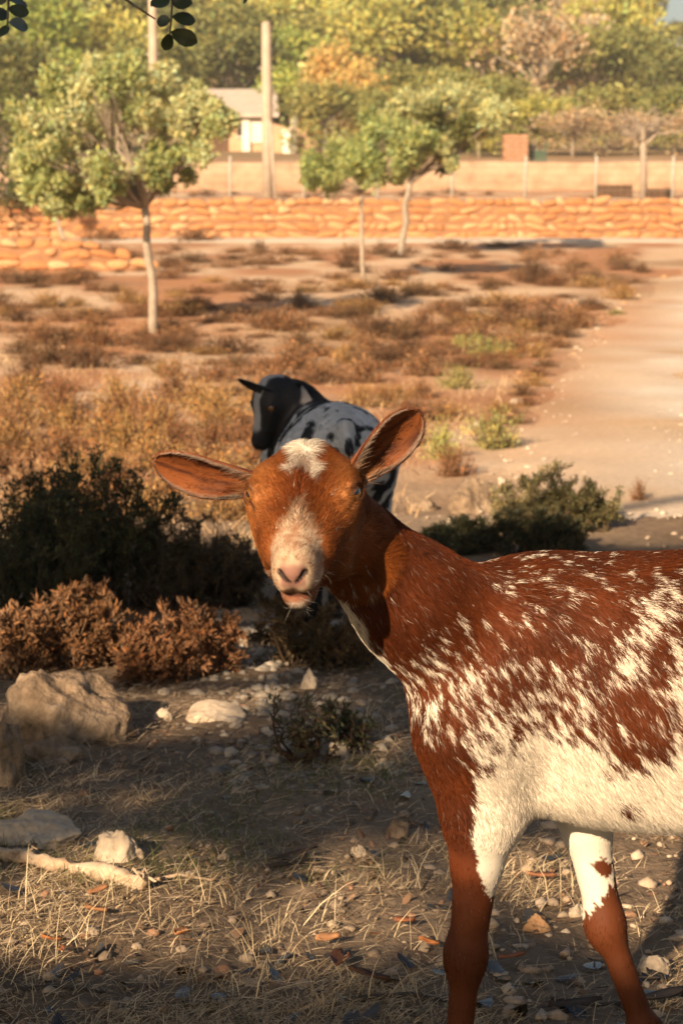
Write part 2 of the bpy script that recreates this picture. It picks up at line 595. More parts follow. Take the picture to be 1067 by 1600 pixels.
def hair_curves(name, roots, dirs, normals, length, lift, col, parent, mat, radius=0.0003, pts=5, droop=0.0, jitter=0.17):
    n = len(roots)
    t = np.linspace(0, 1, pts)[None, :, None]
    d = nrm(dirs + rng.normal(0, jitter, (n, 3)) * (1 + 0 * length[:, None]))
    d = nrm(d - (d * normals).sum(1, keepdims=True) * normals)
    l = lift[:, None]
    v0 = d * np.cos(l) + normals * np.sin(l)
    v1 = d - normals * 0.22 * np.sin(l)
    cur = v0[:, None] * (t - 0.45 * t * t) + v1[:, None] * (0.45 * t * t)
    side = np.cross(d, normals) * rng.normal(0, 0.10, (n, 1))
    cur = cur + side[:, None] * t * t
    P = roots[:, None] - normals[:, None] * 0.001 + cur * length[:, None, None]
    if droop:
        P[:, :, 2] -= (droop * length[:, None]) * (t[..., 0] ** 2)
    c = bpy.data.hair_curves.new(name)
    c.add_curves([pts] * n)
    c.attributes['position'].data.foreach_set('vector', P.astype(np.float32).ravel())
    ra = c.attributes.get('radius') or c.attributes.new('radius', 'FLOAT', 'POINT')
    prof = np.interp(np.linspace(0, 1, pts), [0, 0.5, 1], [1.0, 0.85, 0.12])
    rr = (np.broadcast_to(np.asarray(radius, float), (n,))[:, None] * prof[None]).astype(np.float32)
    ra.data.foreach_set('value', rr.ravel())
    at = c.attributes.new('col', 'FLOAT_COLOR', 'CURVE')
    cc = np.ones((n, 4), np.float32); cc[:, :3] = col
    at.data.foreach_set('color', cc.ravel())
    c.materials.append(mat)
    o = bpy.data.objects.new(name, c)
    COL.objects.link(o)
    o.parent = parent
    return o

def sample_surface(verts, quads, n, weight):
    a, b, c, d = (verts[quads[:, i]] for i in range(4))
    area = 0.5 * np.linalg.norm(np.cross(c - a, d - b), axis=1) * weight
    pick = rng.choice(len(quads), n, p=area / area.sum())
    s, t = rng.random((2, n, 1))
    p = (a[pick] * (1 - s) + b[pick] * s) * (1 - t) + (d[pick] * (1 - s) + c[pick] * s) * t
    return pick, s[:, 0], t[:, 0], p

def hair_mat(name):
    m, nt, b = new_mat(name)
    a = nt.nodes.new('ShaderNodeAttribute'); a.attribute_name = 'col'
    nt.links.new(a.outputs['Color'], b.inputs['Base Color'])
    b.inputs['Roughness'].default_value = 0.5
    b.inputs['Specular IOR Level'].default_value = 0.10
    tr = nt.nodes.new('ShaderNodeBsdfTranslucent')
    nt.links.new(a.outputs['Color'], tr.inputs['Color'])
    mx = nt.nodes.new('ShaderNodeMixShader')
    mx.inputs[0].default_value = 0.22
    nt.links.new(b.outputs[0], mx.inputs[1]); nt.links.new(tr.outputs[0], mx.inputs[2])
    nt.links.new(mx.outputs[0], nt.nodes['Material Output'].inputs['Surface'])
    return m

def eye_mat(name, iris):
    m, nt, b = new_mat(name)
    co = obj_coord(nt)
    sep = nt.nodes.new('ShaderNodeSeparateXYZ')
    nt.links.new(co, sep.inputs[0])
    def math_n(op, a, bb=None):
        n = nt.nodes.new('ShaderNodeMath'); n.operation = op
        for i, val in enumerate((a, bb)):
            if val is None: continue
            if hasattr(val, 'is_linked'): nt.links.new(val, n.inputs[i])
            else: n.inputs[i].default_value = val
        return n.outputs[0]
    # the eye looks along its own +Z; the pupil is a horizontal bar along X
    ex = math_n('POWER', math_n('DIVIDE', math_n('ABSOLUTE', sep.outputs[0]), 0.0062), 2.0)
    ey = math_n('POWER', math_n('DIVIDE', math_n('ABSOLUTE', sep.outputs[1]), 0.0024), 2.0)
    pup = math_n('LESS_THAN', math_n('ADD', ex, ey), 1.0)
    rr = math_n('SQRT', math_n('ADD', math_n('POWER', sep.outputs[0], 2.0), math_n('POWER', sep.outputs[1], 2.0)))
    rim = math_n('GREATER_THAN', rr, 0.0098)
    n = tex_noise(nt, 420, 3, 0.6, co)
    r = ramp_node(nt, [(0.3, tuple(0.6 * c for c in iris)), (0.7, iris)])
    nt.links.new(n.outputs['Fac'], r.inputs[0])
    c1 = mix_col(nt, rim, r.outputs[0], (0.02, 0.012, 0.008))
    c2 = mix_col(nt, pup, c1, (0.004, 0.004, 0.005))
    nt.links.new(c2, b.inputs['Base Color'])
    b.inputs['Roughness'].default_value = 0.06
    b.inputs['Specular IOR Level'].default_value = 0.6
    b.inputs['Coat Weight'].default_value = 0.6
    return m

def sphere(r, nu=20, nv=14):
    v = [(0, 0, r)]
    for i in range(1, nv):
        t = math.pi * i / nv
        for j in range(nu):
            a = 2 * math.pi * j / nu
            v.append((r * math.sin(t) * math.cos(a), r * math.sin(t) * math.sin(a), r * math.cos(t)))
    v.append((0, 0, -r))
    f = []
    for j in range(nu):
        f.append((0, 1 + j, 1 + (j + 1) % nu))
    for i in range(nv - 2):
        for j in range(nu):
            k = (j + 1) % nu
            f.append((1 + i * nu + j, 1 + (i + 1) * nu + j, 1 + (i + 1) * nu + k, 1 + i * nu + k))
    last = 1 + (nv - 2) * nu
    for j in range(nu):
        f.append((len(v) - 1, last + (j + 1) % nu, last + j))
    return np.array(v), f

def build_goat(name, pose, coat, origin, yaw, scale, vox, n_hair, hair_r, skin_mat, fur_mat, iris_mat, lid_mat, hoof_mat, horns=None):
    """coat(p, q, zone, n) -> colours, hair length, lift for points p (body axes) with head coordinates q"""
    RW = np.array([[math.cos(yaw), -math.sin(yaw), 0], [math.sin(yaw), math.cos(yaw), 0], [0, 0, 1]])
    O, H = pose['head_o'], pose['head_m']
    fn = goat_sdf(pose)
    V, Q = surface_nets(fn, (-0.84, -0.26, -0.06), (0.50, 0.40, 1.02), vox)
    V = relax(V, Q, 1, 0.35)
    nb = len(V)
    ears = []
    for (b, ax, fc, ln, wd, cu, sw, c0, c1) in pose['ears']:
        ev, ef, ins, uu, vv, e = ear_mesh(O + H @ np.asarray(b), RW.T @ np.asarray(ax), RW.T @ np.asarray(fc), ln, wd, cu, sweep=sw, cup0=c0, cup1=c1)
        ears.append((ev, ef, ins, uu, vv, e))
    allV, allQ = [V], [Q]
    zone = [np.zeros(len(V))]; ein = [np.zeros(len(V))]; eu = [np.zeros(len(V))]; evv = [np.zeros(len(V))]
    edir = [np.zeros((len(V), 3))]
    off = len(V)
    for ev, ef, ins, uu, vv, e in ears:
        allV.append(ev); allQ.append(ef + off); off += len(ev)
        zone.append(np.ones(len(ev))); ein.append(ins); eu.append(uu); evv.append(vv)
        edir.append(np.broadcast_to(e, (len(ev), 3)))
    V = np.concatenate(allV); Q = np.concatenate(allQ)
    zone = np.concatenate(zone); ein = np.concatenate(ein); eu = np.concatenate(eu); evv = np.concatenate(evv); edir = np.concatenate(edir)
    N = vert_normals(V, Q)
    C = coat(V, (V - O) @ H, N, zone, ein, eu, evv, edir)['col']
    body = add_mesh(name, V, Q.astype(np.int32), skin_mat, None, C)
    body.location = origin
    body.rotation_euler = (0, 0, yaw)
    body.scale = (scale,) * 3
    # fur
    q_c = V[Q].mean(1)
    w = np.where(q_c[:, 1] < -0.03, 0.45, 1.0)
    inhead = np.linalg.norm((q_c - O) @ H - np.array([0.1, 0, -0.05]), axis=1) < 0.15
    w = np.where(inhead, 2.6, w)
    w = np.where(q_c[:, 2] < -0.005, 0.0, w)
    pick, s, t, p = sample_surface(V, Q, n_hair, w)
    def interp(A):
        a, b, c, d = (A[Q[pick, i]] for i in range(4))
        s_, t_ = (s[:, None], t[:, None]) if A.ndim > 1 else (s, t)
        return (a * (1 - s_) + b * s_) * (1 - t_) + (d * (1 - s_) + c * s_) * t_
    n = nrm(interp(N))
    z = interp(zone) > 0.5
    info = coat(p, (p - O) @ H, n, z, interp(ein), interp(eu), interp(evv), interp(edir), strands=True)
    keep = info['len'] > 0.0008
    fur = hair_curves('fur', p[keep], info['dir'][keep], n[keep], info['len'][keep], info['lift'][keep], info['col'][keep],
                      body, fur_mat, radius=np.broadcast_to(hair_r * info['rad'], (len(p),))[keep])
    # eyes and lids
    for sgn in (1, -1):
        ev, ef = sphere(0.0142)
        eye = add_mesh('eye', ev, ef, iris_mat, body)
        c = EYE * (1, sgn, 1)
        look = LOOK * (1, sgn, 1)
        M = rot_from(np.cross(np.array([0.0, 0, 1.0]), look) , look)     # x across the eye, z up
        ex = nrm(np.cross(np.array([0.25, 0, 1.0]), look)); ez = look; ey = np.cross(ez, ex)
        E = H @ np.stack([ex, ey, ez], 1)
        eye.matrix_local = Matrix.Translation(Vector(O + H @ c)) @ Matrix(E.tolist()).to_4x4()
        lid = MB()
        for k, (h0, rr) in enumerate(((0.0046, 0.0030), (-0.0066, 0.0022))):
            th = np.linspace(-1.0, 1.0, 13)
            x = 0.0150 * th
            yv = h0 * (1 - th ** 2) - 0.001 * th
            zz = np.sqrt(np.maximum(0.0150 ** 2 - (0.93 * x) ** 2 - yv ** 2, 1e-7)) - 0.001
            lid.tube(np.stack([x, yv, zz], 1), rr * (1.0 - 0.55 * np.abs(th) ** 3), 7)
        lo = lid.build('eyelid', lid_mat, body)
        lo.matrix_local = eye.matrix_local.copy()
    # hooves
    for L in (pose['fore_l'], pose['fore_r'], pose['hind_l'], pose['hind_r']):
        ho = np.asarray(L[4], float)
        hb = MB()
        for s2 in (-1, 1):
            ring = []
            for lvl, (rx, ry, fx, zz) in enumerate(((0.027, 0.0135, 0.012, 0.0), (0.025, 0.0135, 0.008, 0.02), (0.019, 0.012, 0.0, 0.042))):
                th = np.linspace(0, 2 * np.pi, 12, endpoint=False)
                ring.append(np.stack([ho[0] + fx + rx * np.cos(th), ho[1] + s2 * 0.0125 + ry * np.sin(th), np.full(12, ho[2] - 0.022 + zz)], 1))
            v = np.concatenate(ring)
            f = [(l * 12 + j, l * 12 + (j + 1) % 12, (l + 1) * 12 + (j + 1) % 12, (l + 1) * 12 + j) for l in range(2) for j in range(12)]
            f += [tuple(range(12))[::-1], tuple(24 + j for j in range(12))]
            hb.add(v, f)
        hb.build('hoof', hoof_mat, body)
    if horns:
        for sgn in (1, -1):
            pts = [O + H @ (np.asarray(h) * (1, sgn, 1)) for h in horns]
            MB().tube(pts, np.linspace(0.012, 0.003, len(pts)), 10).build('horn', hoof_mat, body)
    return body
# ------------------------------------------------------------------ ground
def spaced(lo, hi, n, centre, tight):
    a = np.arcsinh((lo - centre) / tight); b = np.arcsinh((hi - centre) / tight)
    return centre + tight * np.sinh(np.linspace(a, b, n))

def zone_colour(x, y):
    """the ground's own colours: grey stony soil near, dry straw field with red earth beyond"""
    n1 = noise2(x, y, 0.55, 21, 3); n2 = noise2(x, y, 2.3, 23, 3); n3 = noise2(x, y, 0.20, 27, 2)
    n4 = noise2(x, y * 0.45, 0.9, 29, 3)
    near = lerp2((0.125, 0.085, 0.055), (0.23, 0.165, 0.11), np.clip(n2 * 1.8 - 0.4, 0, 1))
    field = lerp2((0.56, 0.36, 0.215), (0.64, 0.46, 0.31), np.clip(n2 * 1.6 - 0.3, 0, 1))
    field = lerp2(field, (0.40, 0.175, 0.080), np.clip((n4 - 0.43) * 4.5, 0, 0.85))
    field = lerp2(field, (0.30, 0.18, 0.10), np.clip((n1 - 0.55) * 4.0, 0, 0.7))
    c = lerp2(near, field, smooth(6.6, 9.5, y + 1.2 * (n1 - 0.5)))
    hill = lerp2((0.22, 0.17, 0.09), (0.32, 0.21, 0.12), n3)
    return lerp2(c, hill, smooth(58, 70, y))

def lerp2(a, b, t):
    a = np.asarray(a, float); b = np.asarray(b, float)
    return a + (b - a) * np.asarray(t)[..., None]

gy = np.concatenate([np.linspace(-40, -2, 20), spaced(-1.5, 44.8, 330, 3.2, 1.3), np.array([45.0, 45.6, 46.2]), np.linspace(47, 57.8, 14), np.array([58.0, 58.6, 59.2]), np.linspace(60, 130, 50), np.linspace(135, 420, 30)])
gx = spaced(-160, 160, 330, 0.1, 1.1)
GX, GY = np.meshgrid(gx, gy)
GZ = terrain(GX, GY)
amp = (1 - smooth(7, 12, GY)) * (np.abs(GX) < 6)
GZ = GZ + amp * ((noise2(GX, GY, 14.0, 61, 2) - 0.5) * 0.022)
nxg, nyg = len(gx), len(gy)
gi = np.arange(nxg * nyg).reshape(nyg, nxg)
gq = np.stack([gi[:-1, :-1], gi[:-1, 1:], gi[1:, 1:], gi[1:, :-1]], -1).reshape(-1, 4)
ground_mat = attr_mat('dry ground', 0.95, spec=0.1, noise=(26.0, 0.62, 1.25, 0.02), bump_s=0.7)
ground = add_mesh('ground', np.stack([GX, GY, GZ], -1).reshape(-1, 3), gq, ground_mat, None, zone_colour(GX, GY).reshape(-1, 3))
tag(ground, kind='structure')

# dirt track on the right
edge_px = [(640, 880), (735, 770), (795, 690), (830, 640), (880, 560), (950, 492), (1030, 438), (1075, 408)]
edge = np.array([pg(*e) for e in edge_px])
ty = np.linspace(edge[0, 1], edge[-1, 1] + 1.5, 160)
txl = np.interp(ty, edge[:, 1], edge[:, 0]) + (noise2(ty, ty * 0, 1.3, 33) - 0.5) * 0.35
tw = 3.3 + 0.03 * ty
tt_ = np.linspace(0, 1, 26)
TX = txl[:, None] + tw[:, None] * tt_[None]
TY = np.repeat(ty[:, None], 26, 1)
fade_ = smooth(0.0, 0.12, (TY - ty[0] - 0.5 * noise2(TX, TY * 0, 1.5, 36)) / (ty[-1] - ty[0]) * 3)
TZ = terrain(TX, TY) + 0.035 * fade_ * smooth(0, 0.06, tt_)[None] * smooth(1, 0.94, tt_)[None] - 0.018 + (noise2(TX, TY, 3.0, 35) - 0.5) * 0.03 - 0.03 * (np.exp(-((tt_ - 0.33) / 0.05) ** 2) + np.exp(-((tt_ - 0.72) / 0.05) ** 2))[None] * fade_
ti = np.arange(TX.size).reshape(TX.shape)
tq = np.stack([ti[:-1, :-1], ti[:-1, 1:], ti[1:, 1:], ti[1:, :-1]], -1).reshape(-1, 4)
tn = noise2(TX, TY, 1.6, 37, 4)
tcol = lerp2((0.62, 0.51, 0.395), (0.70, 0.595, 0.475), np.clip(tn * 1.6 - 0.3, 0, 1))
tcol = lerp2(tcol, (0.50, 0.33, 0.185), np.clip((noise2(TX, TY, 0.9, 39, 3) - 0.52) * 4, 0, 0.8) * smooth(0.75, 0.35, tt_)[None])
bl_ = np.clip(1 - tt_[None] / (0.10 + 0.38 * noise2(TX, TY, 0.8, 44, 3)), 0, 1)
tcol = lerp2(tcol, lerp2(zone_colour(TX, TY), (0.47, 0.30, 0.17), 0.3 + 0 * TX), bl_ ** 0.7)
path_mat = attr_mat('dirt track', 0.95, spec=0.1, noise=(30.0, 0.78, 1.15, 0.01), bump_s=0.5)
tag(add_mesh('dirt_path', np.stack([TX, TY, TZ], -1).reshape(-1, 3), tq, path_mat, None, tcol.reshape(-1, 3)), kind='structure')

# pale lane along the foot of the far wall
LX = np.linspace(-6.0, 14, 60)
ln_v = np.concatenate([np.stack([LX, np.full(60, yy), terrain(LX, np.full(60, yy)) + dz], 1) for yy, dz in ((42.6, -0.01), (42.8, 0.05), (43.8, 0.055), (44.2, -0.01))])
li = np.arange(240).reshape(4, 60)
lq = np.stack([li[:-1, :-1], li[:-1, 1:], li[1:, 1:], li[1:, :-1]], -1).reshape(-1, 4)
lane_mat = noisy_mat('pale lane', [(0.3, (0.46, 0.37, 0.28)), (0.7, (0.56, 0.46, 0.36))], 1.5, 0.95, 0.2)
tag(add_mesh('lane', ln_v, lq, lane_mat), kind='structure')

# ------------------------------------------------------------------ rocks
import bmesh
def rock_mesh(seed, sub=3, rough=0.35, flat=0.6, box=0.0):
    bm = bmesh.new()
    bmesh.ops.create_icosphere(bm, subdivisions=sub, radius=1.0)
    v = np.array([q.co[:] for q in bm.verts])
    f = np.array([[q.index for q in t.verts] for t in bm.faces])
    bm.free()
    if box:
        p = np.abs(v).max(1, keepdims=True)
        v = v * (1 - box) + (v / p) * 0.85 * box
    d = (fbm(v * 1.3 + seed * 7.1, seed, 3) - 0.5) * 2 * rough + (fbm(v * 4.0 + seed, seed + 5, 3) - 0.5) * rough * 0.6
    if sub >= 4:
        d = d + (np.abs(fbm(v * 7.0 + seed, seed + 9, 3) - 0.5) - 0.12) * rough * 0.55
    rs = np.random.default_rng(seed)
    for _ in range(7):                      # broken faces
        nv = nrm(rs.normal(size=3)); h = 0.62 + 0.25 * rs.random()
        over = np.maximum(v @ nv - h, 0)
        v = v - over[:, None] * nv * 0.8
    v = v * (1 + d)[:, None]
    v[:, 2] = np.where(v[:, 2] < 0, v[:, 2] * 0.5, v[:, 2]) * flat / 0.6
    return v, f

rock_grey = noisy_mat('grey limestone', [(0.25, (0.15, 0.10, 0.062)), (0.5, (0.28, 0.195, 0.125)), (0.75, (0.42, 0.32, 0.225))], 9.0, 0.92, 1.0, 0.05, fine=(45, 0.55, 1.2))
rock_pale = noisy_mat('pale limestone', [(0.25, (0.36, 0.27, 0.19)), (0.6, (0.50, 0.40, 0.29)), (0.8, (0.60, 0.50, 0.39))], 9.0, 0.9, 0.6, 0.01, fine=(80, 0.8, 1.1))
rock_orange = noisy_mat('orange sandstone', [(0.25, (0.38, 0.19, 0.085)), (0.6, (0.50, 0.29, 0.15)), (0.8, (0.58, 0.40, 0.25))], 3.0, 0.9, 0.6, 0.02)

def rock(u, v, w_px, h_px, seed, mat, label, name='rock', flat=0.6, rz=None, sub=5, rough=0.42, sink=0.12):
    g = pg(u, v)
    sc = g[1] / F_PX * 1.02
    vv, ff = rock_mesh(seed, sub, rough, 0.6, 0.15)
    w, h = w_px * sc / 2, h_px * sc
    top = vv[:, 2].max()
    ext = np.abs(vv[:, 0]).max()
    vv = vv * np.array([w / ext, w / ext * 0.75, h / top / (1 - sink)])
    vv[:, 2] -= h * sink
    o = add_mesh(name, vv, ff, mat)
    o.location = (g[0], g[1] + w * 0.55, terrain(g[0], g[1] + w * 0.55))
    o.rotation_euler = (0, 0, rng.uniform(-0.3, 0.3) if rz is None else rz)
    return tag(o, label, 'rock')

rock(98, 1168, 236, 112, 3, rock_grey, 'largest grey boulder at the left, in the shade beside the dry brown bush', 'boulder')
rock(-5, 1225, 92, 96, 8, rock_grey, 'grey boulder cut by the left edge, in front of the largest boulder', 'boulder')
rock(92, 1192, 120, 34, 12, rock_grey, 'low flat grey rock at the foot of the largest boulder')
rock(182, 1352, 92, 50, 15, rock_pale, 'angular pale grey stone just above the pale broken branch')
rock(45, 1328, 165, 42, 18, rock_pale, 'long low pale rock behind the pale broken branch at the left edge')
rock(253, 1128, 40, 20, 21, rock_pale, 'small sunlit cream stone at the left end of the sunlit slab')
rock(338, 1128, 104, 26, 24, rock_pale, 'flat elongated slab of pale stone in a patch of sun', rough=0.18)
rock(483, 1078, 30, 32, 27, rock_pale, 'pale upright stone standing under the goat\'s chin')
rock(528, 1188, 34, 24, 30, rock_pale, 'round pale stone beside the small green sprig')
rock(742, 802, 88, 52, 33, rock_grey, 'weathered grey rock beside the track between the brown bush and the goat\'s back', 'boulder')
rock(622, 1312, 46, 28, 36, rock_grey, 'grey stone on the ground in front of the goat\'s near foreleg')
rock(1022, 1532, 62, 34, 39, rock_pale, 'pale stone at the lower right corner behind the goat\'s far foreleg')
rock(560, 1340, 30, 16, 42, rock_pale, 'low cream stone left of the goat\'s near foreleg')
rock(395, 1012, 44, 20, 45, rock_grey, 'dull stone on the stony strip beside the dry bushes')
rock(382, 972, 70, 18, 48, rock_grey, 'flat dark slab at the top of the stony strip under the goat\'s muzzle')
rock(840, 1462, 54, 26, 51, rock_orange, 'flat orange stone on the sunny ground between the goat\'s forelegs')
rock(905, 1440, 36, 22, 54, rock_pale, 'cream stone between the forelegs, touching the far leg in view')
rock(660, 800, 60, 20, 57, rock_grey, 'low grey stone beside the goat\'s neck at the edge of the shade')

small_rocks = [rock_mesh(100 + k, 2, 0.4, 0.6, 0.3) for k in range(8)]
sr_mesh = []
for k, (vv, ff) in enumerate(small_rocks):
    o = add_mesh('stone', vv, ff, rock_orange if k % 2 else rock_pale)
    sr_mesh.append(o.data)
    bpy.data.objects.remove(o)
def put_stone(x, y, s, k, label, group, sx=1.0, name='stone'):
    o = bpy.data.objects.new(name, sr_mesh[k % 8])
    COL.objects.link(o)
    o.location = (x, y, float(terrain(x, y)) - 0.1 * s)
    o.scale = (s * sx, s, s * 0.8)
    o.rotation_euler = (0, 0, random.uniform(0, 6.28))
    return tag(o, label, 'stone', group)
for k in range(20):
    yy = 10.5 + 22 * (k / 20) ** 1.4
    xx = float(np.interp(yy, edge[:, 1], edge[:, 0])) + random.uniform(-0.28, 0.12)
    put_stone(xx, yy, random.uniform(0.025, 0.06), k, 'small orange stone edging the left side of the dirt track', 'stones edging the dirt track', 1.3)

# ------------------------------------------------------------------ dry stone walls
stone_tint = []
for k, stops in enumerate(([(0.3, (0.341, 0.133, 0.050)), (0.7, (0.416, 0.196, 0.083))], [(0.3, (0.397, 0.191, 0.083)), (0.7, (0.492, 0.275, 0.136))],
                           [(0.3, (0.350, 0.146, 0.056)), (0.7, (0.436, 0.214, 0.091))], [(0.3, (0.436, 0.248, 0.124)), (0.7, (0.520, 0.329, 0.181))])):
    stone_tint.append(noisy_mat('wall stone %d' % k, stops, 2.5, 0.92, 0.5, 0.03))
wall_core = noisy_mat('wall core', [(0.3, (0.22, 0.11, 0.055)), (0.7, (0.30, 0.16, 0.085))], 3.0, 0.95, 0.5)
wall_meshes = []
for k in range(12):
    vv, ff = rock_mesh(200 + k, 2, 0.22, 0.6, 0.75)
    vv = vv / np.abs(vv).max(0)
    o = add_mesh('stone', vv, ff, smooth_shade=False, mat=stone_tint[[0, 1, 2, 1, 2, 1, 3, 2, 1, 0, 2, 1][k]])
    wall_meshes.append(o.data)
    bpy.data.objects.remove(o)

def stone_wall(name, p0, p1, height, rows, stone_w, label, rows_fall=0.0):
    p0 = np.asarray(p0, float); p1 = np.asarray(p1, float)
    L = float(np.linalg.norm(p1[:2] - p0[:2]))
    ang = math.atan2(p1[1] - p0[1], p1[0] - p0[0])
    root = empty(name, p0.tolist(), ang)
    z_end = p1[2] - p0[2]
    tag(root, label, 'wall')
    n = 24
    xs = np.linspace(0, L, n)
    hh = height * (1 - rows_fall * smooth(0.55, 1.0, xs / L)) - 0.10
    zb = z_end * xs / L
    v = np.concatenate([np.stack([xs, np.full(n, yy), zb + (hh if t else -0.3)], 1) for yy, t in ((0.045, 0), (0.045, 1), (0.5, 1), (0.5, 0))])
    i = np.arange(4 * n).reshape(4, n)
    f = np.stack([i[:-1, :-1], i[:-1, 1:], i[1:, 1:], i[1:, :-1]], -1).reshape(-1, 4).tolist()
    f += [(0, n, 2 * n, 3 * n), (n - 1, 4 * n - 1, 3 * n - 1, 2 * n - 1)]
    add_mesh('core', v, f, wall_core, root, smooth_shade=False)
    rh = height / rows
    for r in range(rows):
        x = -random.uniform(0, stone_w * 0.5)
        while x < L:
            w = stone_w * random.uniform(0.5, 1.7)
            hmax = height * (1 - rows_fall * float(smooth(0.55, 1.0, np.array(min(max(x / L, 0), 1)))))
            if (r + 0.5) * rh < hmax:
                o = bpy.data.objects.new('stone', random.choice(wall_meshes))
                COL.objects.link(o)
                o.parent = root
                o.location = (x + w / 2, 0.10 + random.uniform(-0.03, 0.03), z_end * (x + w / 2) / L + (r + 0.5) * rh + random.uniform(-0.03, 0.03))
                o.scale = (w * 0.58, 0.11, rh * random.uniform(0.46, 0.72))
                o.rotation_euler = (random.uniform(-0.12, 0.12), random.uniform(-0.3, 0.3), random.uniform(-0.1, 0.1))
            x += w * 0.99
    return root

stone_wall('stone_wall', (-7.6, 45.0, 1.02), (9.6, 45.0, 1.02), 0.94, 5, 0.31, 'long orange dry stone terrace wall running across the back of the field')
g0, g1 = pg(-60, 424), pg(232, 424)
stone_wall('stone_wall', (g0[0], g0[1], g0[2]), (g1[0], g1[1], g1[2]), 0.52, 3, 0.30, 'low orange stone wall at the left ending beside the slender tree trunk', 0.7)
stone_wall('stone_wall', (-15.6, 45.05, 1.02), (-7.75, 45.05, 1.02), 0.94, 5, 0.34, 'continuation of the orange terrace wall beyond the left edge of the field')
stone_wall('stone_wall', (9.75, 45.05, 1.02), (17.5, 45.05, 1.02), 0.94, 5, 0.34, 'continuation of the orange terrace wall beyond the right edge of the track')
# upper, paler terrace wall
uw = MB()
n = 60
xs = np.linspace(-18.0, 20.0, n)
top = 3.30 + (noise2(xs, xs * 0, 0.7, 91) - 0.5) * 0.12
prof = [(58.15, 2.2 + 0 * xs), (58.0, 2.6 + 0 * xs), (58.02, top - 0.05), (58.1, top), (58.6, top), (58.7, top - 0.4)]
v = np.concatenate([np.stack([xs, yy + (noise2(xs * 3, xs * 0 + k, 1.0, 92 + k) - 0.5) * 0.15, zz], 1) for k, (yy, zz) in enumerate(prof)])
i = np.arange(len(prof) * n).reshape(len(prof), n)
uw.add(v, np.stack([i[:-1, :-1], i[:-1, 1:], i[1:, 1:], i[1:, :-1]], -1).reshape(-1, 4))
upper_mat = noisy_mat('pale masonry', [(0.25, (0.26, 0.15, 0.09)), (0.5, (0.38, 0.255, 0.165)), (0.75, (0.46, 0.33, 0.23))], 2.2, 0.95, 0.7, 0.05)
tag(uw.build('terrace_wall', upper_mat), 'pale upper terrace wall behind the wire fence', 'wall')

# ------------------------------------------------------------------ wire fence on the terrace
zinc = noisy_mat('galvanised post', [(0.3, (0.34, 0.30, 0.25)), (0.7, (0.44, 0.39, 0.33))], 8, 0.6, 0.1)
fence = empty('wire_fence', (0, 46.4, 1.93))
tag(fence, 'wire mesh fence with pale posts standing on the terrace wall', 'fence')
px_posts = [-100, 15, 130, 245, 360, 475, 590, 706, 820, 930, 1050, 1165, 1280]
fx = [(pd(u, 300, 46.4)[0]) for u in px_posts]
for x in fx:
    MB().tube([(x, 0, -0.05), (x, 0, 0.6), (x + 0.01, 0, 1.06)], [0.036, 0.035, 0.034], 8).build('post', zinc, fence)
wire_mat, _nt, _b = new_mat('fence wire'); _b.inputs['Base Color'].default_value = (0.32, 0.27, 0.22, 1); _b.inputs['Metallic'].default_value = 0.6; _b.inputs['Roughness'].default_value = 0.5
for k in range(6):
    MB().tube([(x, -0.03, 0.08 + k * 0.18 - (0.015 if j % 2 else 0)) for j, x in enumerate(np.linspace(fx[0], fx[-1], 40))], 0.0045, 4).build('wire', wire_mat, fence)
mesh_w = MB()
for x in np.arange(fx[0], fx[-1], 0.16):
    mesh_w.tube([(x, -0.03, 0.05), (x, -0.03, 1.0)], 0.0025, 3, cap=False)
w_ = mesh_w.build('wire_mesh', wire_mat, fence); w_['kind'] = 'stuff'

# brown slatted crates behind the fence
crate_mat = noisy_mat('old brown boards', [(0.3, (0.08, 0.045, 0.025)), (0.7, (0.15, 0.085, 0.05))], 6, 0.9, 0.3)
for u0, u1, v0, lab in ((935, 987, 288, 'larger brown slatted crate behind the wire fence at the right'), (1008, 1047, 294, 'smaller brown slatted crate behind the wire fence near the right edge')):
    a, b = pd(u0, v0, 49.5), pd(u1, v0, 49.5)
    zg = float(terrain(a[0], 49.5))
    cr = empty('slatted_crate', ((a[0] + b[0]) / 2, 49.5, zg))
    w = (b[0] - a[0]) / 2; h = a[2] - zg
    MB().box((-w, 0.03, 0.0), (w, 0.55, h - 0.02)).build('box', crate_mat, cr, False)
    for k in range(5):
        z = h * (k + 0.08) / 5
        MB().box((-w - 0.02, -0.01, z), (w + 0.02, 0.027, z + h * 0.15)).build('slat', crate_mat, cr, False)
    tag(cr, lab, 'crate')

# brick pillar and green gate by the upper wall
brick_mat = noisy_mat('red brick', [(0.3, (0.30, 0.14, 0.08)), (0.7, (0.42, 0.24, 0.15))], 5, 0.9, 0.4)
a, b = pd(786, 210, 60.5), pd(824, 256, 60.5)
bp = empty('brick_pillar', ((a[0] + b[0]) / 2, 60.5, b[2] - 0.3))
w = (b[0] - a[0]) / 2; h = a[2] - b[2] + 0.3
MB().box((-w + 0.02, 0.02, 0), (w - 0.02, 0.6, h - 0.02)).build('core', wall_core, bp, False)
nr = 9
for r in range(nr):
    for k in range(3):
        x0 = -w + k * 2 * w / 3 + (0.08 if r % 2 else 0)
        MB().box((x0 + 0.01, -0.012 * ((k + r) % 2), r * h / nr + 0.01), (min(x0 + 2 * w / 3 - 0.01, w), 0.3, (r + 1) * h / nr - 0.01)).build('brick', brick_mat, bp, False)
tag(bp, 'red brick pillar rising above the upper terrace wall', 'pillar')
green_mat = noisy_mat('green painted metal', [(0.3, (0.04, 0.065, 0.045)), (0.7, (0.06, 0.10, 0.065))], 6, 0.6, 0.1)
a, b = pd(828, 222, 61), pd(852, 257, 61)
gg = empty('green_gate', ((a[0] + b[0]) / 2, 61, b[2] - 0.2))
w = (b[0] - a[0]) / 2; h = a[2] - b[2] + 0.2
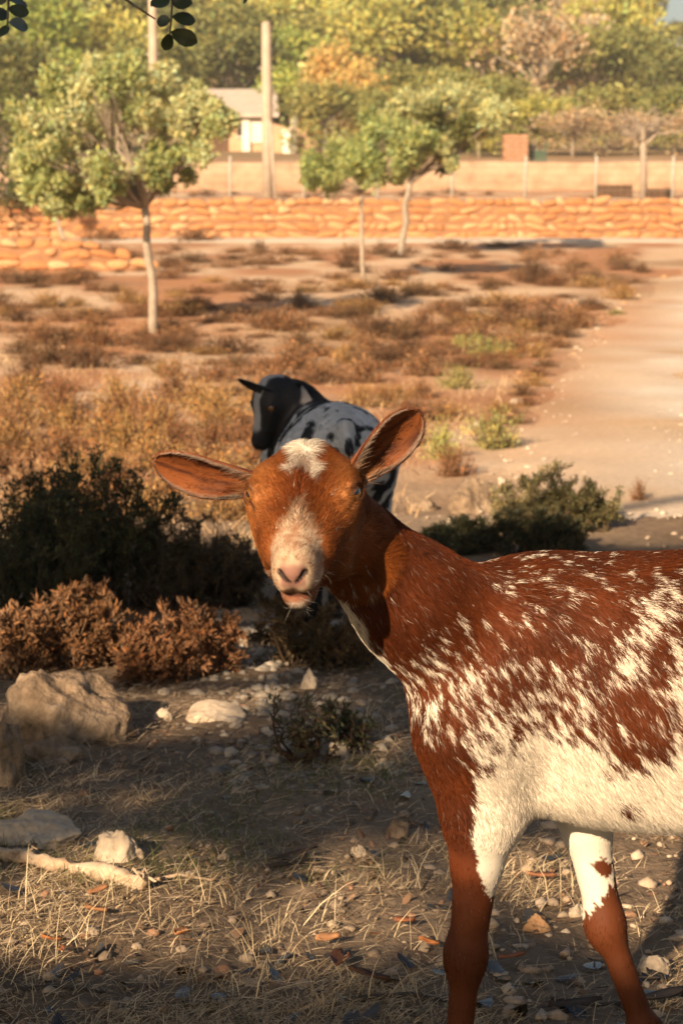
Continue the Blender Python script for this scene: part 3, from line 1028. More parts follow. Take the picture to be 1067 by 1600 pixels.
for x in (-w, w):
    MB().box((x - 0.03, -0.03, 0), (x + 0.03, 0.03, h)).build('post', green_mat, gg, False)
for k in range(3):
    x0 = -w + 0.04 + k * (2 * w - 0.08) / 3
    MB().box((x0, -0.015, 0.08), (x0 + (2 * w - 0.08) / 3 - 0.015, 0.015, h * 0.72)).build('panel', green_mat, gg, False)
tag(gg, 'small dark green gate beside the red brick pillar', 'gate')

# ------------------------------------------------------------------ hut and gateposts up the slope
plaster = noisy_mat('white plaster', [(0.3, (0.58, 0.52, 0.44)), (0.7, (0.72, 0.66, 0.57))], 2.0, 0.9, 0.2)
ochre = noisy_mat('ochre render', [(0.3, (0.42, 0.25, 0.14)), (0.7, (0.54, 0.36, 0.23))], 2.0, 0.95, 0.3)
roof_mat = noisy_mat('grey roof tiles', [(0.3, (0.40, 0.33, 0.27)), (0.7, (0.50, 0.42, 0.35))], 3.0, 0.9, 0.5)
dark_mat, _nt, _b = new_mat('dark window glass'); _b.inputs['Base Color'].default_value = (0.03, 0.03, 0.035, 1); _b.inputs['Roughness'].default_value = 0.2
HY = 75.0
c0 = pd(300, 236, HY); c1 = pd(424, 178, HY)
hut = empty('white_hut', (0, HY, c0[2]))
hz_ = c1[2] - c0[2]
wl0, wl1 = c0[0], c1[0]
MB().box((wl0, 0, -1.5), (wl1, 4.0, hz_)).build('wall', ochre, hut, False)
xa, xb = pd(378, 0, HY)[0], pd(411, 0, HY)[0]
MB().box((xa, -0.06, hz_ * 0.22), (xb, -0.003, hz_ * 0.98)).build('whitewashed_panel', plaster, hut, False)
MB().box((xa - 0.02, -0.16, -0.3), (xa + 0.28, -0.063, hz_ * 0.95)).build('door_post', plaster, hut, False)
dr = MB().box((wl0 + 0.6, -0.05, -0.2), (wl0 + 1.4, -0.003, hz_ * 0.8)).build('door', crate_mat, hut, False)
MB().box((wl0 + 1.28, -0.08, hz_ * 0.3), (wl0 + 1.33, -0.053, hz_ * 0.38)).build('handle', zinc, dr, False)
wi = MB().box((wl0 + 1.75, -0.05, hz_ * 0.4), (wl0 + 2.2, -0.003, hz_ * 0.75)).build('window', dark_mat, hut, False)
MB().box((wl0 + 1.7, -0.10, hz_ * 0.36), (wl0 + 2.25, -0.004, hz_ * 0.395)).build('sill', plaster, wi, False)
rt = pd(350, 139, HY + 3.2)[2] - c0[2]
rf = MB().add([(wl0 - 0.3, -0.4, hz_ - 0.02), (wl1 + 0.3, -0.4, hz_ - 0.02), (wl1 + 0.1, 3.2, rt), (wl0 - 0.1, 3.2, rt), (wl1 + 0.3, 5.0, hz_ - 0.02), (wl0 - 0.3, 5.0, hz_ - 0.02),
               (wl0 - 0.3, -0.4, hz_ - 0.14), (wl1 + 0.3, -0.4, hz_ - 0.14)],
              [(0, 1, 2, 3), (3, 2, 4, 5), (6, 7, 1, 0), (0, 3, 5), (1, 4, 2)]).build('roof', roof_mat, hut, False)
tag(hut, 'small hut with grey roof and whitewashed front up the slope left of the utility pole', 'hut')
a, b = pd(424, 196, 73), pd(496, 248, 73)
gw = MB()
n = 14
xs = np.linspace(a[0], b[0], n)
tp = np.interp(xs, [xs[0], xs[5], xs[9], xs[-1]], [a[2] + 0.1, a[2] - 0.1, a[2] - 0.15, a[2] - 0.6])
v = np.concatenate([np.stack([xs, np.full(n, yy), zz], 1) for yy, zz in ((73.0, np.full(n, b[2] - 0.6)), (73.0, tp), (73.35, tp), (73.35, np.full(n, b[2] - 0.6)))])
i = np.arange(4 * n).reshape(4, n)
gw.add(v, np.stack([i[:-1, :-1], i[:-1, 1:], i[1:, 1:], i[1:, :-1]], -1).reshape(-1, 4))
tag(gw.build('garden_wall', ochre), 'sloping ochre wall right of the hut behind the utility pole', 'wall')
def gatepost(u, v0, v1, Y, w, lean, label):
    a, b = pd(u, v0, Y), pd(u, v1, Y)
    m = MB(); h = a[2] - b[2] + 0.5
    x = 0
    m.tube([(0, 0, 0), (lean * 0.5, 0, h * 0.5), (lean, 0, h - 0.08)], [w, w, w * 0.98], 4, True)
    m.tube([(lean, 0, h - 0.08), (lean, 0, h)], [w * 1.25, w * 1.1], 4, True)
    o = m.build('gatepost', plaster, None, False)
    o.location = (b[0], Y, b[2] - 0.5)
    tag(o, label, 'post')
gatepost(453, 203, 242, 72.5, 0.26, 0.0, 'thick white gatepost right of the utility pole')
gatepost(455, 174, 205, 74.5, 0.12, 0.14, 'thin white post leaning above the ochre wall')

# utility poles
pole_mat = noisy_mat('weathered pole', [(0.3, (0.34, 0.26, 0.19)), (0.7, (0.46, 0.37, 0.29))], 3.0, 0.9, 0.4)
def utility_pole(u, v_top, Y, r, label, lean=0.0):
    t = pd(u, v_top, Y)
    zb = float(terrain(t[0], Y)) - 0.2
    h = t[2] - zb
    root = empty('utility_pole', (t[0], Y, zb))
    MB().tube([(lean, 0, 0), (lean * 0.5, 0, h * 0.5), (0, 0, h - 0.06), (0, 0, h)], [r * 1.12, r * 1.05, r * 0.9, r * 0.6], 12).build('shaft', pole_mat, root)
    for k in range(3):
        z = h * 0.55 + k * 0.45
        MB().tube([(-r * 1.6, -0.02, z), (r * 1.6, -0.02, z)], 0.018, 6).build('step_bolt', zinc, root)
    tag(root, label, 'utility pole')
utility_pole(416, 34, 47.5, 0.125, 'tall weathered utility pole beside the hut, its top in view', 0.03)
utility_pole(238, -60, 49.0, 0.115, 'pale utility pole rising behind the left tree and out of the picture')
b0 = pd(424, 190, 47.3); b1 = pd(430, 290, 47.0)
br = MB().tube([(b0[0] - 0.02, 47.4, b0[2]), (b1[0], 47.2, float(terrain(b1[0], 47.2)) - 0.1)], 0.04, 7).build('pole_brace', pole_mat)
tag(br, 'thin brace leaning against the tall utility pole', 'brace')
# ------------------------------------------------------------------ foliage helpers
def leaves_at(P, size, col, up=0.35, aspect=0.5, var=0.25, hue=0.12, normal=None, spread=1.0, seed=None):
    """one folded rhombic leaf per point; returns verts, quads, colours"""
    g = np.random.default_rng(seed) if seed is not None else rng
    n = len(P)
    d = g.normal(size=(n, 3)) * spread
    d[:, 2] += up
    if normal is not None:
        d = d + normal
    d = nrm(d)
    s = nrm(np.cross(d, nrm(g.normal(size=(n, 3)))))
    nn = np.cross(s, d)
    L = (np.broadcast_to(size, (n,)) * (0.6 + 0.8 * g.random(n)))[:, None]
    W = L * aspect
    a = P; b = P + d * L * 0.5 + s * W * 0.5 + nn * L * 0.06
    c = P + d * L; e = P + d * L * 0.5 - s * W * 0.5 + nn * L * 0.06
    V = np.stack([a, b, c, e], 1).reshape(-1, 3)
    Q = np.arange(4 * n).reshape(n, 4)
    base = np.broadcast_to(np.asarray(col, float), (n, 3))
    k = (1 - var + 2 * var * g.random(n))[:, None]
    hs = g.normal(0, hue, n)
    cc = base * k * np.stack([1 + hs, 1 + 0 * hs, 1 - hs], 1)
    return V, Q, np.repeat(np.clip(cc, 0.004, 0.9), 4, 0)

def blob_points(centres, radii, n_each, g, shell=0.15):
    out = []; nrmv = []
    for c, r in zip(centres, radii):
        d = nrm(g.normal(size=(n_each, 3)))
        t = (shell + (1 - shell) * g.random(n_each)) ** 0.7
        out.append(c + d * t[:, None] * r)
        nrmv.append(d)
    return np.concatenate(out), np.concatenate(nrmv)

leaf_mat = attr_mat('leaf', 0.55, translucent=0.38, spec=0.25)
dry_mat = attr_mat('dry twig and leaf', 0.85, translucent=0.15, spec=0.1)
bark_mat = noisy_mat('grey bark', [(0.3, (0.20, 0.16, 0.12)), (0.7, (0.36, 0.30, 0.23))], 14, 0.92, 0.7, 0.02)
pale_bark = noisy_mat('pale bark', [(0.3, (0.22, 0.17, 0.125)), (0.7, (0.38, 0.31, 0.24))], 12, 0.92, 0.5, 0.02)

def branch_path(a, b, wob, n=6, sag=0.0):
    t = np.linspace(0, 1, n)[:, None]
    p = np.asarray(a) * (1 - t) + np.asarray(b) * t
    w = rng.normal(0, wob, (n, 3)) * np.sin(t * np.pi)
    p = p + w
    p[:, 2] += sag * np.sin(t[:, 0] * np.pi)
    return p

def tree(name, base, fork, blobs, radii, n_each, leaf, col, label, trunk_r, bark=bark_mat, aspect=0.5, extra_cols=None, group=None, up=0.35, lean_pts=None, seed=0, var=0.3):
    """trunk with limbs to every clump, crown of single leaves; world coordinates"""
    g = np.random.default_rng(seed + 500)
    base = np.asarray(base, float); fork = np.asarray(fork, float)
    root = empty(name, base.tolist())
    tr = MB()
    pts = [base + (0, 0, -0.1)] + [np.asarray(q, float) for q in (lean_pts or [])] + [fork]
    pts = np.array(pts)
    tt = np.linspace(0, 1, 9)
    cum = np.linspace(0, 1, len(pts))
    path = np.stack([np.interp(tt, cum, pts[:, k]) for k in range(3)], 1)
    path[1:-1] += g.normal(0, trunk_r * 0.25, (7, 3)) * (1, 1, 0)
    tr.tube(path - base, np.interp(tt, [0, 0.1, 1], [trunk_r * 1.35, trunk_r, trunk_r * 0.8]), 10)
    for c, r in list(zip(blobs, radii))[::3]:
        p = branch_path(fork + (0, 0, -0.02), c, 0.05 * np.linalg.norm(c - fork), 6, 0.04)
        tr.tube(p - base, np.linspace(trunk_r * 0.5, trunk_r * 0.10, 6), 6)
        for _ in range(3):
            e = c + nrm(g.normal(size=3)) * r * 0.8
            tr.tube(branch_path(p[3], e, 0.03, 4) - base, np.linspace(trunk_r * 0.15, trunk_r * 0.05, 4), 5)
    tr.build('trunk', bark, root)
    P, N = blob_points(blobs, radii, n_each, g)
    k = fbm(P * 3.0, seed, 2)
    cc = np.asarray(col)[None] * (0.75 + 0.5 * k)[:, None]
    if extra_cols is not None:
        m = vnoise(P * 2.2, seed + 3)
        cc = lerp(cc, np.asarray(extra_cols)[None] * np.ones_like(cc), np.clip((m - 0.5) * 5, 0, 1))
    V, Q, C = leaves_at(P, leaf, cc, up, aspect, var, 0.10, N * 0.7, 0.8, seed)
    add_mesh('crown', V - base, Q, leaf_mat, root, C, smooth_shade=False)
    tag(root, label, 'tree', group)
    return root

def crown_blobs(px_list, Y, depth, r_scale, g, per=1):
    """clump centres from outline circles (u, v, radius px) spread over a crown that is `depth` deep"""
    cs, rs = [], []
    for u, v, r in px_list:
        for _ in range(per):
            c = pd(u + g.uniform(-0.6, 0.6) * r, v + g.uniform(-0.6, 0.6) * r, Y + g.uniform(-0.5, 0.5) * depth)
            cs.append(c); rs.append(r * Y / F_PX * r_scale * g.uniform(0.6, 1.35))
    return cs, rs

# slender tree on the left
gt = np.random.default_rng(5)
b = pg(243, 523)
YT = b[1]
spots = [(60, 200, 42), (95, 160, 42), (140, 130, 40), (190, 115, 36), (240, 130, 36), (285, 150, 38), (320, 185, 36), (345, 190, 26), (70, 250, 36), (110, 225, 45), (160, 190, 48),
         (215, 180, 45), (265, 205, 45), (310, 225, 32), (95, 285, 28), (130, 290, 30), (170, 260, 42), (225, 245, 40), (270, 255, 36), (170, 300, 24), (50, 235, 26), (205, 290, 22), (255, 290, 22), (330, 160, 24), (110, 190, 40), (60, 300, 30), (95, 320, 24), (140, 315, 24), (45, 275, 30), (40, 190, 30), (150, 110, 30), (215, 100, 24), (80, 130, 26)]
cs, rs = crown_blobs(spots, YT, 1.6, 0.56, gt, 4)
fork = pd(226, 322, YT)
tree('slender_tree', b, fork, cs, rs, 230, 0.062, (0.36, 0.39, 0.15), 'slender tree at the left with a pale trunk and wide light green crown', 0.052, pale_bark, extra_cols=(0.55, 0.54, 0.27), lean_pts=[pd(236, 430, YT)], seed=1)

# small round tree in the middle
b = pg(568, 438)
YT = b[1]
spots = [(500, 265, 26), (530, 250, 32), (565, 240, 34), (600, 225, 34), (560, 275, 26), (525, 280, 20), (595, 262, 30), (630, 215, 26), (640, 245, 26), (665, 225, 24), (590, 195, 26), (620, 270, 18), (490, 285, 14)]
cs, rs = crown_blobs(spots, YT, 1.6, 0.60, gt, 4)
tree('round_tree', b, pd(563, 300, YT), cs, rs, 260, 0.075, (0.33, 0.37, 0.13), 'small green tree with thin pale trunk in the middle of the field', 0.036, pale_bark, extra_cols=(0.38, 0.41, 0.16), seed=2)

# paler tree just behind it, by the wall
b = pg(624, 402)
YT = b[1]
spots = [(600, 190, 26), (630, 175, 28), (665, 165, 30), (700, 155, 32), (740, 160, 32), (775, 170, 26), (690, 195, 34), (730, 200, 30), (765, 200, 22), (650, 210, 30), (680, 235, 24), (640, 245, 22), (610, 230, 24), (700, 255, 12), (720, 215, 22)]
cs, rs = crown_blobs(spots, YT, 2.2, 0.60, gt, 4)
tree('leaning_tree', b, pd(640, 285, YT), cs, rs, 300, 0.10, (0.50, 0.50, 0.24), 'spreading olive-green tree in front of the stone wall behind the small green tree', 0.07, bark_mat, extra_cols=(0.17, 0.175, 0.055), seed=3)

# dark tree cut by the left edge
b = pg(104, 372)
YT = b[1]
spots = [(10, 150, 40), (0, 200, 46), (5, 250, 46), (10, 300, 40), (-40, 180, 60), (-50, 250, 60), (-40, 310, 50), (15, 335, 24), (40, 300, 26), (95, 305, 20), (60, 270, 30), (-60, 130, 50)]
cs, rs = crown_blobs(spots, YT, 2.0, 0.62, gt, 4)
tree('dark_tree', b, pd(80, 320, YT), cs, rs, 220, 0.10, (0.10, 0.115, 0.033), 'darker green tree cut by the left edge behind the slender tree', 0.08, bark_mat, extra_cols=(0.13, 0.14, 0.045), seed=4)

# bare pale tree on the terrace at the right
b0 = pd(1004, 318, 47.6); b0[2] = terrain(b0[0], 47.6)
bt = empty('bare_tree', b0.tolist())
m = MB()
top = pd(1004, 222, 47.6) - b0
m.tube([(0, 0, -0.1), top * 0.5 + (0.02, 0, 0), top], [0.10, 0.085, 0.075], 9)
m.build('trunk', pale_bark, bt)
m = MB()
gb = np.random.default_rng(9)
for k in range(12):
    a = np.pi * (0.08 + 0.84 * k / 11)
    L = gb.uniform(0.55, 0.95)
    e = top + np.array([np.cos(a) * L, gb.uniform(-0.5, 0.5), abs(np.sin(a)) * L * 0.75 + 0.1])
    p = branch_path(top - (0, 0, 0.05), e, 0.05, 6, 0.06)
    m.tube(p, np.linspace(0.045, 0.012, 6), 6)
    for j in range(9):
        q = p[gb.integers(2, 6)]
        m.tube(branch_path(q, q + nrm(gb.normal(size=3) + (np.cos(a), 0, 0.6)) * gb.uniform(0.18, 0.42), 0.02, 4), np.linspace(0.012, 0.004, 4), 4)
m.build('crown', pale_bark, bt)
tag(bt, 'bare leafless tree with pale trunk behind the wire fence at the right', 'tree')

# ------------------------------------------------------------------ wooded hillside: every tree its own
def wood_variant(seed, col, col2, n_blob, leaf, n_each, squash=1.0, bare=False):
    g = np.random.default_rng(seed)
    c = []; r = []
    for _ in range(n_blob):
        d = nrm(g.normal(size=3)); d[2] = abs(d[2]) * 1.1 - 0.15
        t = g.uniform(0.25, 0.75)
        c.append(np.array([0, 0, 0.56]) + d * t * np.array([0.5, 0.5, 0.44 * squash])); r.append(g.uniform(0.12, 0.24))
    c[0] = np.array([0, 0, 0.25]); c[1] = np.array([0.25, -0.1, 0.22]); c[2] = np.array([-0.25, -0.1, 0.22])
    P, N = blob_points(c, r, n_each, g)
    k = fbm(P * 5, seed, 2)
    cc = lerp(np.asarray(col)[None] * np.ones((len(P), 3)), np.asarray(col2)[None] * np.ones((len(P), 3)), np.clip((k - 0.4) * 4, 0, 1))
    V, Q, C = leaves_at(P, leaf, cc, 0.4, 0.55, 0.3, 0.1, N * 0.8, 0.7, seed)
    o = add_mesh('crown', V, Q, leaf_mat, None, C, smooth_shade=False)
    cm = o.data; bpy.data.objects.remove(o)
    m = MB()
    m.tube([(0, 0, -0.12), (0.01, 0, 0.2), (0, 0.01, 0.5)], [0.03, 0.024, 0.014], 6)
    for cc_ in c[3:]:
        m.tube([(0, 0, 0.28), (np.asarray(cc_) + (0, 0, 0.28)) / 2 + (0, 0, 0.03), cc_], [0.014, 0.009, 0.004], 4)
    o = m.build('trunk', bark_mat)
    tm = o.data; bpy.data.objects.remove(o)
    return cm, tm

VAR = {
    'pine': [wood_variant(31, (0.405, 0.389, 0.095), (0.569, 0.517, 0.147), 24, 0.055, 150), wood_variant(32, (0.362, 0.353, 0.095), (0.517, 0.475, 0.138), 26, 0.05, 150)],
    'olive': [wood_variant(33, (0.224, 0.233, 0.072), (0.362, 0.345, 0.113), 24, 0.05, 150), wood_variant(34, (0.259, 0.259, 0.086), (0.414, 0.380, 0.129), 24, 0.055, 150)],
    'dark': [wood_variant(35, (0.147, 0.155, 0.052), (0.241, 0.241, 0.078), 24, 0.05, 150)],
    'bright': [wood_variant(36, (0.293, 0.345, 0.078), (0.431, 0.466, 0.121), 22, 0.05, 150)],
    'dry': [wood_variant(37, (0.483, 0.345, 0.207), (0.600, 0.466, 0.293), 22, 0.04, 120)],
    'rust': [wood_variant(38, (0.586, 0.380, 0.129), (0.600, 0.500, 0.190), 20, 0.05, 130)],
}
LOOK_W = {'pine': 'yellow-green pine', 'olive': 'olive-green tree', 'dark': 'dark green tree', 'bright': 'bright green bushy tree', 'dry': 'grey-brown leafless tree', 'rust': 'ochre-leaved tree'}
REG = [(-2000, -110, 'beyond the left edge'), (-110, 60, 'at the left edge'), (60, 200, 'left of the pale pole'), (200, 330, 'behind the pale pole'), (330, 470, 'around the tall utility pole'), (470, 600, 'above the small green tree'),
       (600, 720, 'left of the brick pillar'), (720, 860, 'above the brick pillar'), (860, 970, 'left of the bare pale tree'), (970, 1067, 'above the bare pale tree'), (1067, 2500, 'beyond the right edge')]
def wood_tree(kind, u, Y, h, wscale=1.0, row='on the hillside'):
    x = (u - 533.5) / F_PX * Y
    z = float(terrain(x, Y))
    vs = VAR[kind]
    cm, tm = vs[rng.integers(len(vs))]
    root = empty('hillside_tree', (x, Y, z), rng.uniform(0, 6.28), (h * wscale, h * wscale, h))
    for nm, me in (('trunk', tm), ('crown', cm)):
        o = bpy.data.objects.new(nm, me); COL.objects.link(o); o.parent = root
    where = next((t for a, b_, t in REG if a <= u < b_), 'on the hill')
    tag(root, '%s %s %s' % (LOOK_W[kind], row, where), 'tree', 'trees on the wooded hillside')
# low bushes behind the upper wall, then rows up the hill: (kind, x px, distance, height, width factor)
row = 'low behind the upper wall'
for kind, u, Y, h, w in (('bright', 452, 78, 3.6, 1.0), ('olive', 508, 72, 3.0, 1.2), ('rust', 520, 76, 4.6, 0.9), ('rust', 560, 74, 3.6, 1.0), ('olive', 600, 68, 2.6, 1.3), ('dark', 645, 74, 3.6, 1.2),
                         ('olive', 690, 72, 3.2, 1.1), ('pine', 745, 68, 2.0, 1.5), ('olive', 768, 76, 3.0, 1.3), ('pine', 835, 70, 2.4, 1.4), ('dry', 890, 68, 2.0, 1.8), ('olive', 940, 76, 2.8, 1.5), ('dry', 985, 70, 1.8, 1.9),
                         ('olive', 1045, 74, 2.6, 1.5), ('dry', 1090, 69, 2.0, 1.7), ('dark', 20, 70, 4.5, 1.2), ('olive', -60, 70, 4.5, 1.2), ('olive', 1150, 72, 3.4, 1.3), ('bright', 130, 74, 4.0, 1.2), ('olive', 250, 84, 4.6, 1.2), ('dark', 370, 88, 5.0, 1.2)):
    wood_tree(kind, u, Y, h, w, row)
row = 'halfway up the hillside'
for kind, u, Y, h, w in (('bright', 60, 88, 6.5, 1.1), ('olive', 150, 92, 7.5, 1.0), ('pine', 215, 90, 5.5, 1.2), ('dark', 310, 95, 5.5, 1.3), ('olive', 350, 96, 5.6, 1.3), ('dark', 400, 97, 5.6, 1.3), ('bright', 470, 92, 4.6, 1.2),
                         ('olive', 530, 98, 5.5, 1.3), ('pine', 585, 94, 6.4, 1.0), ('dark', 640, 97, 6.5, 1.2), ('pine', 690, 96, 5.6, 1.1), ('pine', 745, 95, 5.6, 1.2), ('dry', 835, 92, 6.0, 1.1), ('dry', 880, 94, 5.8, 1.0), ('olive', 920, 92, 4.6, 1.3),
                         ('olive', 985, 94, 4.6, 1.3), ('dark', 1035, 90, 3.4, 1.3), ('olive', 1118, 84, 2.4, 1.3), ('olive', -40, 92, 7.5, 1.2), ('dark', 1010, 100, 3.2, 1.4), ('dark', 800, 98, 5.6, 1.1), ('dark', 265, 100, 6.0, 1.2)):
    wood_tree(kind, u, Y, h, w, row)
row = 'high on the hillside'
for kind, u, Y, h, w in (('bright', 30, 112, 9.0, 1.1), ('pine', 110, 114, 9.0, 1.1), ('pine', 180, 118, 8.0, 1.1), ('olive', 250, 116, 8.0, 1.1), ('olive', 330, 118, 8.2, 1.2), ('pine', 400, 116, 7.2, 1.1), ('olive', 460, 120, 7.8, 1.2),
                         ('dark', 520, 122, 8.0, 1.1), ('pine', 580, 118, 8.4, 1.1), ('olive', 640, 122, 8.6, 1.1), ('pine', 700, 120, 8.6, 1.1), ('pine', 765, 124, 9.2, 1.0), ('olive', 830, 122, 7.8, 1.2), ('dry', 860, 112, 6.5, 1.1),
                         ('pine', 905, 124, 8.2, 1.2), ('pine', 930, 120, 8.0, 1.0), ('olive', 968, 124, 6.6, 0.9), ('olive', -50, 114, 9.5, 1.2), ('pine', 480, 108, 6.4, 1.1), ('olive', 790, 110, 6.6, 1.2), ('pine', 940, 108, 6.0, 1.2)):
    wood_tree(kind, u, Y, h, w, row)
row = 'on the crest of the hill'
for kind, u, Y, h, w in (('olive', 1062, 148, 2.6, 2.0), ('olive', 1120, 148, 2.2, 2.0), ('olive', 0, 145, 11, 1.3), ('pine', 90, 150, 11, 1.2), ('olive', 180, 148, 11, 1.2), ('olive', 270, 150, 11, 1.3), ('pine', 350, 150, 10.5, 1.2), ('dark', 430, 152, 10.5, 1.2), ('olive', 520, 150, 10.5, 1.3), ('pine', 610, 152, 10.5, 1.2),
                         ('olive', 700, 150, 10, 1.3), ('pine', 780, 152, 9.5, 1.2), ('olive', 860, 150, 9.0, 1.2), ('pine', 935, 150, 8.0, 1.2), ('olive', 975, 146, 5.5, 1.2), ('olive', -90, 148, 11, 1.3)):
    wood_tree(kind, u, Y, h, w, row)

# the wood goes on beyond both edges of the picture
gx_ = np.random.default_rng(88)
for Y_, h_, row in ((72, 3.6, 'low behind the upper wall'), (94, 5.6, 'halfway up the hillside'), (120, 8.0, 'high on the hillside'), (150, 10.0, 'on the crest of the hill')):
    for u_ in list(range(-1000, -120, 125)) + list(range(1180, 1900, 125)):
        wood_tree(['olive', 'pine', 'dark', 'olive', 'bright', 'pine'][gx_.integers(6)], u_ + gx_.uniform(-40, 40), Y_ + gx_.uniform(-4, 4), h_ * gx_.uniform(0.8, 1.15), gx_.uniform(1.0, 1.3), row)

# ------------------------------------------------------------------ shrubs of the field
def shrub_variant(seed, col, col2, n=1700, leaf=0.05, twig_col=(0.16, 0.10, 0.06), twigs=70, open_=0.0, aspect=0.35):
    """a low rounded shrub one unit wide and about 0.6 high: twigs fanning from the root, small leaves along them"""
    g = np.random.default_rng(seed)
    m_v, m_q, m_c = [], [], []
    off = 0
    P = []; D = []
    tw = MB()
    for k in range(twigs):
        a = g.uniform(0, 6.28); e = g.uniform(0.12, 1.45)
        L = g.uniform(0.32, 0.55)
        d = np.array([np.cos(a) * np.cos(e), np.sin(a) * np.cos(e), np.sin(e) * 1.05])
        b0 = np.array([g.normal(0, 0.07), g.normal(0, 0.07), -0.02])
        p = np.stack([b0, b0 + d * L * 0.5 + g.normal(0, 0.03, 3), b0 + d * L + g.normal(0, 0.05, 3)])
        tw.tube(p, [0.009, 0.006, 0.002], 3, twig_col, False)
        t = g.random(n // twigs) ** 0.6
        seg = np.where(t[:, None] < 0.5, p[0] + (p[1] - p[0]) * (t[:, None] * 2), p[1] + (p[2] - p[1]) * (t[:, None] * 2 - 1))
        P.append(seg + g.normal(0, 0.035, seg.shape)); D.append(np.tile(d, (len(t), 1)))
    P = np.concatenate(P); D = np.concatenate(D)
    k = fbm(P * 6, seed, 2)
    cc = lerp(np.asarray(col)[None] * np.ones((len(P), 3)), np.asarray(col2)[None] * np.ones((len(P), 3)), np.clip((k - 0.42) * 5, 0, 1))
    V, Q, C = leaves_at(P, leaf, cc, 0.2, aspect, 0.35, 0.12, D * 1.3, 0.7, seed)
    tv = np.concatenate(tw.v); tc = np.concatenate(tw.c)
    V = np.concatenate([V, tv]); C = np.concatenate([C, tc])
    F = np.concatenate([Q, np.array(tw.f) + len(Q) * 4])
    return V, F, C
SH = {}
SHA = {}
for kind, args in {
    'brown': [((0.192, 0.090, 0.042), (0.300, 0.150, 0.072)), ((0.228, 0.108, 0.048), (0.324, 0.180, 0.090))],
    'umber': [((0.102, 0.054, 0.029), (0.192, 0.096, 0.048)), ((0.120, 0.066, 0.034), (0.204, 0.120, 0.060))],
    'golden': [((0.346, 0.190, 0.069), (0.461, 0.285, 0.114)), ((0.288, 0.156, 0.061), (0.422, 0.259, 0.106)), ((0.365, 0.225, 0.082), (0.259, 0.125, 0.049))],
    'green': [((0.204, 0.198, 0.066), (0.408, 0.360, 0.132))],
    'lime': [((0.360, 0.360, 0.102), (0.504, 0.480, 0.168))],
    'dark': [((0.054, 0.054, 0.026), (0.090, 0.090, 0.042))],
}.items():
    SH[kind] = []
    for j, (c1_, c2_) in enumerate(args):
        V, F, C = shrub_variant(hash(kind) % 1 + len(kind) * 37 + j * 11, c1_, c2_)
        o = add_mesh('shrub', V, F, dry_mat, None, C, smooth_shade=False)
        SH[kind].append(o.data); bpy.data.objects.remove(o)
        SHA.setdefault(kind, []).append((V, F, C))

def shrub(kind, u, v, w_px, h_px, label, group=None, name='shrub'):
    g = pg(u, v)
    s = g[1] / F_PX
    w, h = w_px * s * 1.0, h_px * s / 0.56
    o = bpy.data.objects.new(name, SH[kind][rng.integers(len(SH[kind]))])
    COL.objects.link(o)
    yy = g[1] + w * 0.35
    o.location = (g[0], yy, float(terrain(g[0], yy)) - 0.01)
    o.scale = (w, w * 0.85, h)
    o.rotation_euler = (0, 0, rng.uniform(0, 6.28))
    o.rotation_euler = (0, 0, rng.uniform(0, 6.28))
    return tag(o, label, 'shrub', group)

def shrub_world(kind, x, y, w, h, label, group=None):
    o = bpy.data.objects.new('shrub', SH[kind][rng.integers(len(SH[kind]))])
    COL.objects.link(o)
    o.location = (x, y, float(terrain(x, y)) - 0.01)
    o.scale = (w, w * 0.9, h / 0.56)
    o.rotation_euler = (0, 0, rng.uniform(0, 6.28))
    return tag(o, label, 'shrub', group)

def scrub_mass(name, items, label, thin=2):
    """many low shrubs nobody could count, as one mass"""
    VV, FF, CC = [], [], []
    off = 0
    for kind, x, y, w, h in items:
        V, F, C = SHA[kind][rng.integers(len(SHA[kind]))]
        F = F[::thin]
        used, inv = np.unique(F, return_inverse=True)
        a = rng.uniform(0, 6.28)
        M = np.array([[math.cos(a), math.sin(a), 0], [-math.sin(a), math.cos(a), 0], [0, 0, 1]])
        v = (V[used] @ M) * np.array([w, w * 0.9, h / 0.56]) + np.array([x, y, float(terrain(x, y)) - 0.01])
        VV.append(v); FF.append(inv.reshape(F.shape) + off); CC.append(C[used] * rng.uniform(0.8, 1.2))
        off += len(v)
    o = add_mesh(name, np.concatenate(VV), np.concatenate(FF), dry_mat, None, np.concatenate(CC), smooth_shade=False)
    return tag(o, label, 'scrub', kind='stuff')

